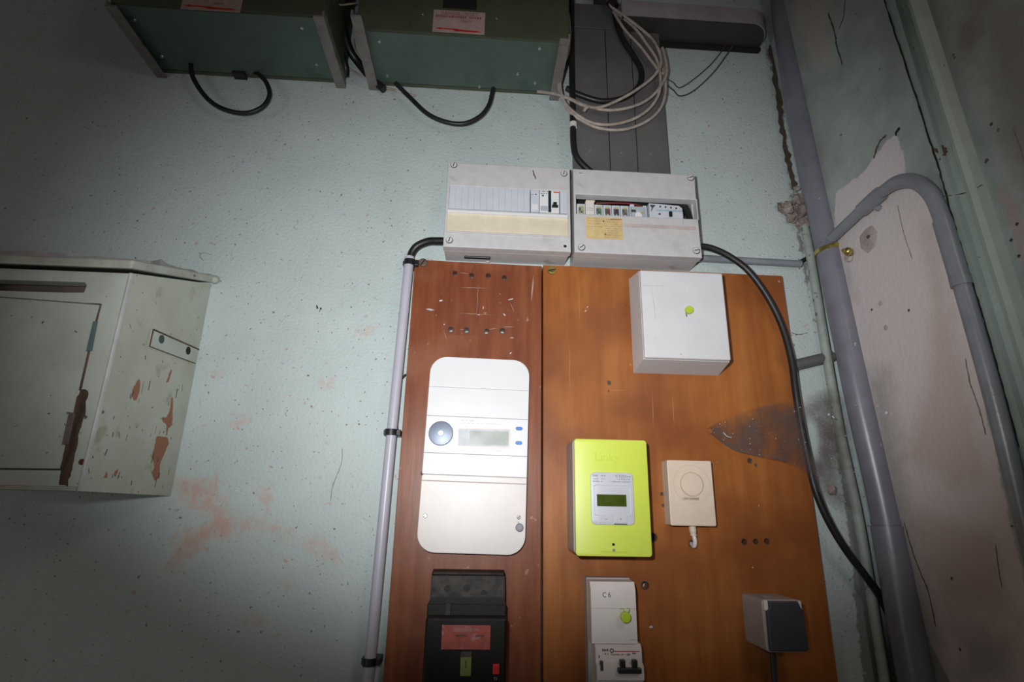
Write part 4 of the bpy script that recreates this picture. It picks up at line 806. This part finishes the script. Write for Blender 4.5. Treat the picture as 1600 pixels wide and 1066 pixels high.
# cables between and under the boxes
def cable(name, pts, r, m, label, cat='cable', group=None, seg=12):
    o = put(name, ptube(pts, r, seg), m, None, smooth=True); tag(o, label, cat, group); return o
cable('hanging_cable', [(298, 100, .03), (302, 122, .03), (322, 152, .03), (348, 170, .032), (382, 177, .034), (409, 168, .034), (421, 150, .032), (417, 131, .026), (405, 117, .018), (388, 108, .010)], .0052, M['black'], 'black cable looping below the left green box')
cable('hanging_cable', [(618, 130, .03), (640, 152, .03), (668, 178, .032), (698, 191, .034), (726, 193, .034), (750, 182, .034), (764, 164, .032), (771, 138, .03)], .0052, M['black'], 'black cable hanging in a U below the right green box')
cable('dark_cable', [(530, -10, .09), (533, 30, .07), (545, 75, .04), (560, 98, .02), (580, 122, .012), (600, 140, .012)], .009, M['black'], 'thick dark cable passing behind the brackets between the green boxes')
cable('dark_cable', [(518, -10, .10), (522, 40, .07), (532, 80, .045), (540, 106, .02), (540, 120, .01)], .008, M['black'], 'dark cable dropping between the green boxes beside the left box')
cable('white_cable', [(515, 88, .02), (535, 100, .016), (563, 118, .012), (600, 136, .010), (650, 150, .004)], .0028, M['wcable'], 'short white cable crossing behind the brackets between the green boxes')
cable('grey_wire', [(552, 60, .03), (556, 80, .02), (570, 100, .014), (586, 118, .01)], .0022, M['wcable'], 'thin grey wire beside the dark cables between the green boxes', 'wire')
cable('clip_wire', [(520, 6, .12), (535, 7.5, .12), (556, 5, .12)], .002, M['wcable'], 'short pale wire bridging the gap high between the green boxes', 'wire')
g_ = at(403, 117, .012); tag(put('cable_stub', B((at(362, 112, .02).x, at(382, 112, .02).x, 0.0, .02, ZG-.008, ZG+.002), bev=.001), M['black']), 'small black clip under the middle of the left green box', 'clip')

# white cable coil
CO = empty('cable_coil', (at(950, 190, .06).x, -.05, 2.33), 'coil of dirty white cable hanging in loops over the trunking', 'cable coil')
loops = [
 [(948, -8, .07), (955, 10, .07), (975, 25, .072), (1005, 48, .074), (1024, 68, .074), (1033, 95, .074), (1025, 115, .074), (1005, 133, .070), (975, 152, .066), (940, 167, .062), (915, 166, .06), (890, 155, .056), (868, 147, .05), (840, 143, .03)],
 [(950, 0, .066), (962, 18, .066), (990, 42, .066), (1010, 68, .066), (1027, 95, .066), (1032, 125, .066), (1028, 150, .066), (1012, 172, .064), (985, 188, .062), (950, 195, .060), (920, 190, .058), (893, 172, .056), (880, 155, .056), (875, 130, .056), (877, 108, .056), (886, 88, .054)],
 [(955, 12, .060), (975, 45, .060), (1000, 72, .060), (1020, 98, .060), (1035, 115, .060), (1040, 95, .060), (1035, 75, .062), (1041, 100, .064), (1040, 120, .066), (1026, 143, .066), (1005, 160, .064), (975, 170, .062), (945, 172, .060), (915, 165, .058), (888, 153, .054), (872, 148, .05)],
 [(1036, 108, .056), (1040, 130, .056), (1037, 158, .056), (1025, 178, .056), (1002, 194, .056), (970, 203, .056), (935, 200, .056), (905, 186, .055), (885, 168, .055), (874, 140, .053), (873, 118, .053), (884, 92, .053), (891, 70, .053), (889, 30, .055), (882, 5, .058), (878, -15, .06)]]
for l in loops: put('cable_loop', ptube(l, .0035, 10), M['wcable'], CO, smooth=True)
s = at(916, 170, .062); put('cable_tie', tube([s+Vector((-.006, 0, -.008)), s+Vector((0, -.004, 0)), s+Vector((.008, 0, .006))], .0038, 8), M['wcable'], CO)
put('tape_wrap', ptube([(953, 2, .068), (962, 12, .068)], .011, 12, 0), M['black'], CO)
cable('black_feed_cable', [(893, -10, .050), (893, 60, .050), (894, 130, .050), (895, 190, .050), (896, 225, .050), (901, 246, .050), (920, 266, .048), (930, 272, .045)], .0070, M['black'], 'thick black cable running down the left edge of the trunkings into the right enclosure')
s = at(895.5, 196, .050); tag(put('cable_clamp', tube([s+Vector((0, 0, .006)), s-Vector((0, 0, .006))], .0088, 14, 0), M['offwhite'], smooth=True), 'white collar around the black cable left of the trunkings', 'clamp')
cable('black_branch_cable', [(958, -5, .054), (962, 30, .052), (972, 60, .050), (990, 88, .048), (1002, 112, .048), (998, 135, .048), (975, 153, .048), (940, 158, .048), (905, 148, .048), (885, 138, .046)], .0066, M['black'], 'thick black cable curving behind the white coil over the trunkings')
cable('antenna_wire', [(1043, 124, .03), (1052, 129, .02), (1062, 137, .01), (1085, 123, .01), (1115, 96, .012), (1140, 62, .03), (1162, 32, .07)], .0013, M['smoke'], 'upper of two thin dark wires sagging right of the coil', 'wire', None, 6)
cable('antenna_wire', [(1041, 132, .03), (1052, 141, .02), (1063, 150, .01), (1085, 141, .01), (1115, 113, .012), (1138, 82, .02), (1146, 70, .03)], .0015, M['smoke'], 'lower of two thin dark wires sagging right of the coil', 'wire', None, 6)

# black cable from right enclosure down past the board
cable('black_supply_cable', [(1088, 384, .046), (1112, 388, .046), (1140, 401, .046), (1170, 424, .046), (1200, 465, .046), (1222, 510, .046), (1236, 560, .048), (1243, 610, .050), (1251, 660, .050), (1262, 715, .050), (1275, 768, .050), (1295, 815, .048), (1322, 860, .046), (1352, 900, .040), (1378, 938, .026), (1400, 985, .012)], .0068, M['black'], 'long black cable arcing from the right enclosure down past the board into the corner')

# ================================================================== PIPES IN THE CORNER
bp = [at(*p, .060) for p in [(1216, -30), (1234, 100), (1266, 266), (1296, 400), (1331, 570), (1346, 640), (1386, 815), (1431, 1066)]]
bp.append(bp[-1]+(bp[-1]-bp[-3]))
PI_ = empty('drain_pipe', (bp[-1].x, -.06, bp[-1].z), 'thick violet-grey plastic pipe rising in the corner', 'pipe')
a0, a1 = bp[0], bp[-1]
put('pipe', tube(bp, .0245, 28, 4), M['pvc'], PI_, smooth=True)
s0 = at(1387, 818, .060); s1 = at(1395, 850, .060)
def between(z):
    for p, q_ in zip(bp, bp[1:]):
        if q_.z <= z <= p.z: f = (p.z-z)/(p.z-q_.z); return p+(q_-p)*f
put('pipe_socket', tube([between(at(1388, 822, .06).z), between(1.16)], .0285, 28, 0), M['pvc'], PI_, smooth=True)
put('joint_dirt', tube([between(at(1388, 812, .06).z), between(at(1388, 820, .06).z)], .0262, 28, 0), M['pvc'], PI_, smooth=True)
# brass clamp
zc = at(1293, 392, .06).z; c = between(zc)
CL = empty('pipe_clamp', (c.x, c.y, zc-.005), 'brass ring clamp with a knob screw around the thick pipe', 'clamp')
bm = bmesh.new(); n = 32; R1, R2 = .0250, .0272; rings = []
for k in range(n):
    a = 2*math.pi*k/n; rings.append([bm.verts.new((c.x+r_*math.cos(a), c.y+r_*math.sin(a), zc+h_+.004*math.cos(a+.4))) for r_, h_ in ((R1, -.0045), (R2, -.0045), (R2, .0045), (R1, .0045))])
for k in range(n):
    a, b = rings[k], rings[(k+1) % n]
    for j in range(4): bm.faces.new((a[j], b[j], b[(j+1) % 4], a[(j+1) % 4]))
bmesh.ops.recalc_face_normals(bm, faces=bm.faces); put('ring', bm, M['brass'], CL, smooth=True)
e1 = Vector((c.x+.022, c.y-.012, zc)); wp = at_r(1328, 396, .012)
put('rod', tube([e1, wp], .006, 12, 0), M['brass'], CL, smooth=True)
bm = bmesh.new(); bmesh.ops.create_uvsphere(bm, u_segments=16, v_segments=10, radius=.0085, matrix=Matrix.Translation(at_r(1325, 393, .018))); put('knob_nut', bm, M['brass'], CL, smooth=True)
bm = bmesh.new(); bmesh.ops.create_uvsphere(bm, u_segments=12, v_segments=8, radius=.0045, matrix=Matrix.Translation(Vector((c.x+.012, c.y-.025, zc+.004)))); put('ring_screw', bm, M['brass'], CL, smooth=True)
bm = bmesh.new(); bmesh.ops.create_cone(bm, cap_ends=True, segments=12, radius1=.008, radius2=.010, depth=.006, matrix=Matrix.Translation(at_r(1325, 402, .008)) @ Matrix.Rotation(math.radians(90), 4, 'Y')); put('washer', bm, M['plug'], CL)

sp = [at(*p, .018) for p in [(1256, 350), (1266, 400), (1306, 640), (1322, 720), (1345, 830), (1383, 1066)]]; sp.append(sp[-1]+(sp[-1]-sp[-2])*.4)
o = put('riser_pipe', tube(sp, .0092, 18, 4), M['pipepaint'], None, smooth=True); tag(o, 'thin painted greenish pipe running down the corner beside the thick pipe', 'pipe')
# broken mortar lump at its top
def lump(name, pts, m, label=None, parent=None, seed=1):
    bm = bmesh.new(); rr = random.Random(seed)
    for (p, r) in pts:
        bmesh.ops.create_icosphere(bm, subdivisions=2, radius=r, matrix=Matrix.Translation(p))
    for v in bm.verts: v.co += v.normal*0 + Vector((noise.noise(v.co*90+Vector((seed, 0, 0))), noise.noise(v.co*90+Vector((0, seed, 9))), noise.noise(v.co*90+Vector((5, 0, seed)))))*.010
    return put(name, bm, m, parent)
o = lump('mortar_lump', [(at(1229, 326, .012), .014), (at(1246, 312, .014), .012), (at(1250, 330, .016), .015), (at(1240, 340, .012), .012), (at(1254, 350, .018), .014), (at(1219, 324, .006), .008), (at(1246, 296, .010), .008)], M['mortar']); tag(o, 'crumbling mortar lump at the top of the thin painted pipe', 'mortar')

cable('short_conduit', [(1092, 403.5, .014), (1170, 408, .014), (1251, 412.5, .014)], .0078, M['pvc2'], 'horizontal grey conduit end on the wall behind the right enclosure', 'conduit')
cable('conduit_wire', [(1248, 411, .014), (1253, 408, .010), (1260, 404, .006)], .0045, M['black'], 'black cable stub leaving the short horizontal conduit', 'cable')
o = put('cross_pipe', tube([at(1238, 572, .012), at(1262, 566, .012), at(1300, 557, .012)], .0115, 16, 2), M['trunk'], None, smooth=True); tag(o, 'short dark grey pipe passing behind the thin painted pipe', 'pipe')
# bent conduit on the right wall
RP = empty('bent_conduit', at_r(1600, 800, .02), 'blue-grey conduit bending down the right wall next to the door trim', 'conduit')
OFF = .018
p1 = [at_r(*p, OFF) for p in [(1300, 372), (1318, 355), (1350, 325), (1382, 297), (1405, 284), (1430, 284), (1455, 303), (1472, 340), (1487, 390), (1502, 440), (1528, 530), (1558, 640), (1590, 770), (1630, 930)]]
put('tube', tube(p1, [.0105]*4+[.0125]*10, 20, 6), M['pvc2'], RP, smooth=True)
put('coupling', tube([at_r(*p, OFF) for p in [(1347, 328), (1360, 316), (1376, 302)]], .0135, 20, 2), M['pvc2'], RP, smooth=True)
put('coupling', tube([at_r(*p, OFF) for p in [(1473, 345), (1486, 388), (1502, 441)]], .0142, 20, 3), M['pvc2'], RP, smooth=True)
put('clip_band', tube([at_r(*p, OFF) for p in [(1500, 433), (1504, 447)]], .0150, 20, 0), M['pvc2'], RP, smooth=True)
a = at_r(1508, 440, .010); b = at_r(1521, 441, .004); put('clip_foot', tube([a, b], .006, 10, 0), M['pvc2'], RP)
a = at_r(1370, 312, .01); put('clip_foot', tube([at_r(1366, 322, .012), at_r(1374, 326, .003)], .006, 10, 0), M['pvc2'], RP)

# ================================================================== CABINET AT THE LEFT
CB = empty('wooden_cabinet', (-.80, 0, 1.518), 'old pale painted wooden wall cabinet with peeling paint and a sloping lid', 'cabinet')
FDp = .243; cxr = -.560; cxl = -1.12; zb0 = 1.518; ztf = at(203, 427, FDp).z; ztb = 1.937
slot = [(lambda q: (q.x, q.z))(at(x, y, FDp)) for x, y in [(-40, 436), (0, 437), (132, 441), (135, 446), (131, 457), (100, 457), (0, 454), (-40, 452)]]
doorp = [(lambda q: (q.x, q.z))(at(x, y, FDp)) for x, y in [(-230, 446), (158.5, 475), (95, 734), (-240, 730)]]
put('front_frame', plate([(cxl, zb0), (cxr, zb0), (cxr, ztf), (cxl, ztf)], FDp-.018, FDp, [slot, doorp], bev=.001), M['cab'], CB)
dc = Vector((sum(p[0] for p in doorp)/4, sum(p[1] for p in doorp)/4))
dshr = [(dc.x+(p[0]-dc.x)*.9945-.0006, dc.y+(p[1]-dc.y)*.992) for p in doorp]
dr = put('door', plate(dshr, FDp-.018, FDp-.0015, bev=.0015), M['cab'], CB)
for (a_, b_, w_) in (((158.5, 476), (150, 505), .0018), ((140, 549), (126, 610), .0022), ((0, 734), (95, 735), .0012), ((0, 459.5), (158, 475), .0009)):
    p, q = at(*a_, FDp-.001), at(*b_, FDp-.001); put('door_gap', tube([p, q], w_, 6, 0), M['crack'] if w_ < .0015 else M['barewood'], CB)
rrs = random.Random(8)
for k in range(46):                                     # scratches and chips on the side panel
    yy = -FDp+.008+rrs.random()**1.4*(FDp-.03); zz_ = 1.53+rrs.random()**1.5*.25; L_ = rrs.uniform(.001, .018)*(1 if k % 3 else .4); an = rrs.gauss(0, .25)
    put('scratch', tube([Vector((cxr+.0008, yy, zz_)), Vector((cxr+.0008, yy+L_*math.sin(an), zz_+L_*math.cos(an)))], rrs.uniform(.0003, .0008), 5, 0), M['barewood'] if k % 2 else M['crack'], CB)
put('lower_strip', B((cxl, at(120, 765, FDp).x, FDp, FDp+.002, zb0, zb0+.006), bev=.0008), M['lid'], CB)
put('interior', B((cxl+.01, cxr-.02, .205, .209, zb0+.01, ztf-.01)), mat('slot_interior', (.16, .12, .10), .9, bump=.2), CB)
h1 = [(lambda q: (q.x, q.z))(at(x, y, FDp)) for x, y in [(147, 503), (153, 503), (144, 549), (136, 549)]]
put('hinge', plate(h1, FDp-.002, FDp+.003, bev=.0008), mat('green_grey_hinge', (.11, .16, .16), .5, bump=.4, bs=300), dr)
h1 = [(lambda q: (q.x, q.z))(at(x, y, FDp)) for x, y in [(110, 645), (120, 646), (109, 696), (99, 695)]]
put('hinge', plate(h1, FDp-.002, FDp+.004, bev=.001), mat('rusty_hinge', (.16, .13, .13), .5, metal=.3, bump=.6, bs=200), dr)
br = [(126, 609), (136, 610), (138, 617), (134, 632), (133, 650), (127, 668), (122, 680), (120, 700), (115, 722), (111, 738), (108, 747), (106, 760), (93, 758), (94, 745), (96, 726), (101, 705), (106, 686), (113, 655), (119, 627)]
put('broken_edge', plate(jag([(lambda q: (q.x, q.z))(at(x, y, FDp)) for x, y in br], .0012, 3, 5), FDp-.004, FDp+.0008), M['barewood'], CB)
q_ = at(128, 722, FDp); put('nail_hole', plate(circ(q_.x, q_.z, .0045, 10), FDp-.001, FDp+.0006), mat('rust_spot', (.09, .02, .012), .8, bump=.3), CB)
bl = [(0, 762), (90, 763), (92, 767), (0, 766)]
# side panel with real peeled patches
side_polys_px = [[(218, 591), (214, 594), (205, 610), (205, 617), (208, 626), (212, 627), (217, 614), (219, 600)], [(265.7, 573.6), (268, 580), (263, 598), (258, 599), (262, 589)],
 [(267, 620), (270, 621), (269, 665), (262, 670), (261, 682), (258, 681), (259, 665), (249, 654), (259, 652), (264, 643)],
 [(244, 681), (262, 683), (263, 694.6), (257, 708), (249, 726), (249, 748), (241, 752), (234, 736), (239, 735), (240, 726), (236, 715)],
 [(186, 729), (180, 748), (175, 741)], [(167, 733), (168, 747), (160, 748)], [(161, 706), (164, 710), (160, 718)], [(272, 608), (275, 610), (273, 613)], [(162, 760), (165, 761), (162, 763)]]
def at_side(px, py): r = _ray(px, py); t = (cxr-CAM[0])/r[0]; return CAM+r*t
sp_ = [[(lambda q: (q.y, q.z))(at_side(x, y)) for x, y in P] for P in side_polys_px]
M['cabside'] = mat('cabinet_side_paint', (0.50, 0.52, 0.45), 0.5, vs=12, bump=0.15, bs=120, col2=(0.43, 0.44, 0.37), spots=[(100, 0.70, 0.02, (0.12, 0.09, 0.06)), (20, 0.62, 0.08, (0.36, 0.34, 0.25))])
overlay(M['cabside'], 'chip', (0.31, 0.115, 0.055), th=0.0, sw=0.0008, nscale=230, namp=0.0036)
def zt_side(u): f = -u/FDp; return ztb+(ztf-ztb)*f
sheet('side_panel', frange(-FDp, -.001, .0035), frange(0, 1, .0085), lambda u, v: Vector((cxr+.0008, u, zb0+(zt_side(u)-zb0)*v)), {}, M['cabside'], CB)
o = bpy.data.objects['side_panel']; me = o.data; a = me.attributes.new('chip', 'FLOAT', 'POINT'); off = wbase(CB)
a.data.foreach_set('value', [sdf(sp_, v.co.y+off.y, v.co.z+off.z) for v in me.vertices])
put('carcass', hexa([(cxl, -FDp+.0185, zb0), (cxr, -FDp+.0185, zb0), (cxr, 0, zb0+.006), (cxl, 0, zb0+.006), (cxl, -FDp+.0185, ztf), (cxr, -FDp+.0185, ztf), (cxr, 0, ztb), (cxl, 0, ztb)]), M['cab'], CB)
c_ = bpy.data.objects['carcass']; bm = bmesh.new(); bm.from_mesh(c_.data)   # leave the carcass open at the front
for f in list(bm.faces):
    f.normal_update()
    if f.normal.y < -.9: bm.faces.remove(f)
bm.to_mesh(c_.data); bm.free()
put('corner_bead', tube([Vector((cxr-.002, -FDp+.002, zb0)), Vector((cxr-.002, -FDp+.002, ztf))], .0035, 8, 0), mat('rubbed_edge_paint', (.56, .56, .56), .5, bump=.1), CB)
lidp = lambda x: [(x, -.262, ztf+.000), (x, -.262, ztf+.016)]
xr = cxr+.010
put('lid', hexa([(cxl, -.262, ztf), (xr, -.262, ztf), (xr, -.002, ztb+.002), (cxl, -.002, ztb+.002), (cxl, -.262, ztf+.015), (xr, -.262, ztf+.015), (xr, -.002, ztb+.018), (cxl, -.002, ztb+.018)], bev=.003), M['lid'], CB)
e_ = at(328, 438, .006); bm = bmesh.new(); bmesh.ops.create_uvsphere(bm, u_segments=12, v_segments=8, radius=.009, matrix=Matrix.Translation((xr+.001, -.010, ztb+.006))); put('end_knob', bm, M['lid'], CB, smooth=True)
# fixing plate on the side
fp = [(236, 515), (306, 546), (302, 567), (230, 541)]
P_ = [at_side(x, y) for x, y in fp]
bm = hexa([(cxr+.0010, p.y, p.z) for p in P_]+[(cxr+.0040, p.y, p.z) for p in P_]); fpo = put('fixing_plate', bm, M['cab'], CB)
for (a_, b_, w_) in (((236, 515), (307, 546), .0016), ((230, 541), (302, 568), .0007), ((236, 515), (230, 541), .0012)):
    p, q = at_side(*a_), at_side(*b_); p.x = q.x = cxr+.0038; put('rust_edge', tube([p, q], w_, 6, 0), M['barewood'], fpo)
for (x, y, s_) in ((248.5, 530, 1), (290.5, 548, 1)):
    p = at_side(x, y); bm = bmesh.new(); bmesh.ops.create_cone(bm, cap_ends=True, segments=14, radius1=.0075, radius2=.0075, depth=.0014, matrix=Matrix.Translation((cxr+.0043, p.y, p.z)) @ Matrix.Rotation(math.radians(90), 4, 'Y')); put('screw_hole', bm, mat('dark_green_hole', (.03, .06, .055), .5, bump=0) if x < 260 else M['dark'], fpo)
# torn paper strip on the lid
tp = [(0, 401), (60, 404), (150, 408), (235, 409), (252, 404), (262, 414), (285, 421), (300, 424), (312, 424), (330, 430)]
bm = bmesh.new(); prev = None
for k, (x, y) in enumerate([(-60, 400)]+tp):
    f = 0 if x < 205 else min(1, (x-205)/125); yb = -(.262*(1-f)+.006*f); zl_ = ztf+(ztb-ztf)*((yb+.262)/.262)+.0160
    p = at(x, y, -yb); x_ = min(p.x, xr+.004); v0 = bm.verts.new((x_, yb+.001, zl_)); v1 = bm.verts.new((x_-.002, yb+.004, zl_+(.016 if k == 5 else .009 if k == 6 else .005+.002*(k % 3))))
    if prev: bm.faces.new((prev[0], v0, v1, prev[1]))
    prev = (v0, v1)
r = bmesh.ops.solidify(bm, geom=list(bm.faces), thickness=.0008); put('torn_paper', bm, M['paper'], CB)

# ================================================================== SPIDER, WEB, CRUMBS
o = lump('dead_insect', [(at(493, 482, .004), .0022), (at(499, 486, .004), .003), (at(496, 487, .005), .002)], M['crack'], seed=4); tag(o, 'small dark dead insect stuck on the pale wall left of the conduit', 'insect')
top = [(1104, 672), (1120, 660), (1145, 650), (1185, 636), (1225, 628), (1250, 622), (1275, 610), (1305, 606), (1338, 615)]
botm = [(1104, 673), (1128, 692), (1150, 704), (1185, 714), (1225, 722), (1262, 742), (1283, 775), (1310, 800), (1352, 800)]
dd = [.0275, .036, .046, .054, .060, .064, .070, .080, .090]
NU, NV = 64, 24; bm = bmesh.new(); TT = catmull([at(x, y, d) for (x, y), d in zip(top, dd)], 8); BT = catmull([at(x, y, d*.9+.004) for (x, y), d in zip(botm, dd)], 8)
gv = [[bm.verts.new(a.lerp(b, j/NV)+Vector((0, .006*math.sin(j/NV*math.pi), 0))+Vector((0, noise.noise(a.lerp(b, j/NV)*40)*.004, 0))) for j in range(NV+1)] for a, b in zip(TT, BT)]
for i in range(len(gv)-1):
    for j in range(NV): bm.faces.new((gv[i][j], gv[i+1][j], gv[i+1][j+1], gv[i][j+1]))
for v in bm.verts: pass
o = put('cobweb', bm, M['web'], None, smooth=True); tag(o, 'dusty brown cobweb stretched from the orange board to the corner pipes', 'cobweb')
a = o.data.attributes.new('thick', 'FLOAT', 'POINT'); ni = len(gv); vals = []
for i in range(ni):
    for j in range(NV+1):
        u = i/(ni-1); v = j/NV
        t = .85 if u < .62 else .9
        t *= (.45+.55*min(1, v*3)) if u < .55 else 1
        eu = ((u-.70)/.07)**2+((v-.48)/.24)**2; t *= min(1, max(.05, eu-.35))
        if j == NV or (j >= NV-1 and u < .62): t = 1.0
        if u > .80: t *= max(.10, 1-(u-.84)/.16)*(1.0+.5*noise.noise(Vector((u*9, v*7, 3))))
        if u > .5: t *= min(1, .25+v*5)*min(1, .25+(1-v)*6)
        vals.append(t)
a.data.foreach_set('value', vals)
rr = random.Random(12)
def flake(x, y, d, r, label, right=False):
    p = at_r(x, y, .006) if right else at(x, y, d); bm = bmesh.new(); bmesh.ops.create_icosphere(bm, subdivisions=1, radius=r, matrix=Matrix.Translation(p) @ Matrix.Rotation(rr.random()*3, 4, 'Y') @ Matrix.Diagonal((1, .45, .7, 1)))
    for v in bm.verts: v.co += Vector((rr.uniform(-1, 1), rr.uniform(-1, 1), rr.uniform(-1, 1)))*r*.25
    o = put('plaster_flake', bm, M['plug'] if r > .004 else M['paper'], None); tag(o, label, 'plaster flake', 'plaster flakes by the pipes'); return o
flake(1298, 763, .04, .011, 'largest plaster flake, resting between board and thin pipe below the cobweb')
flake(1295, 648, .085, .003, 'small white flake in the cobweb left of the thin pipe top'); flake(1302, 652, .085, .0025, 'smaller white flake in the cobweb on the thin pipe')
flake(1371, 635, 0, .006, 'pale flake on the right wall beside the thick pipe, upper one', True); flake(1385, 645, 0, .004, 'pale flake on the right wall, second one from the thick pipe', True); flake(1375, 694, 0, .005, 'pale flake on the right wall beside the thick pipe, lower one', True)
bm = bmesh.new()
for k in range(70):
    u = rr.random(); v = rr.random(); i = int(u*(len(TT)-1)); p = TT[i].lerp(BT[i], v)+Vector((0, -.004, 0))
    bmesh.ops.create_icosphere(bm, subdivisions=1, radius=rr.choice((.0004, .0005, .0006, .001)), matrix=Matrix.Translation(p))
o = put('dust_specks', bm, M['paper'], bpy.data.objects['cobweb']); o['kind'] = 'stuff'
q_ = [at(1130+60*t, 672+30*t+6*math.sin(t*9), .05) for t in (0, .15, .3, .45)]
put('web_thread', tube([at(1130, 676, .05), at(1136, 682, .052), at(1143, 684, .052)], .0007, 6), M['paper'], bpy.data.objects['cobweb'])
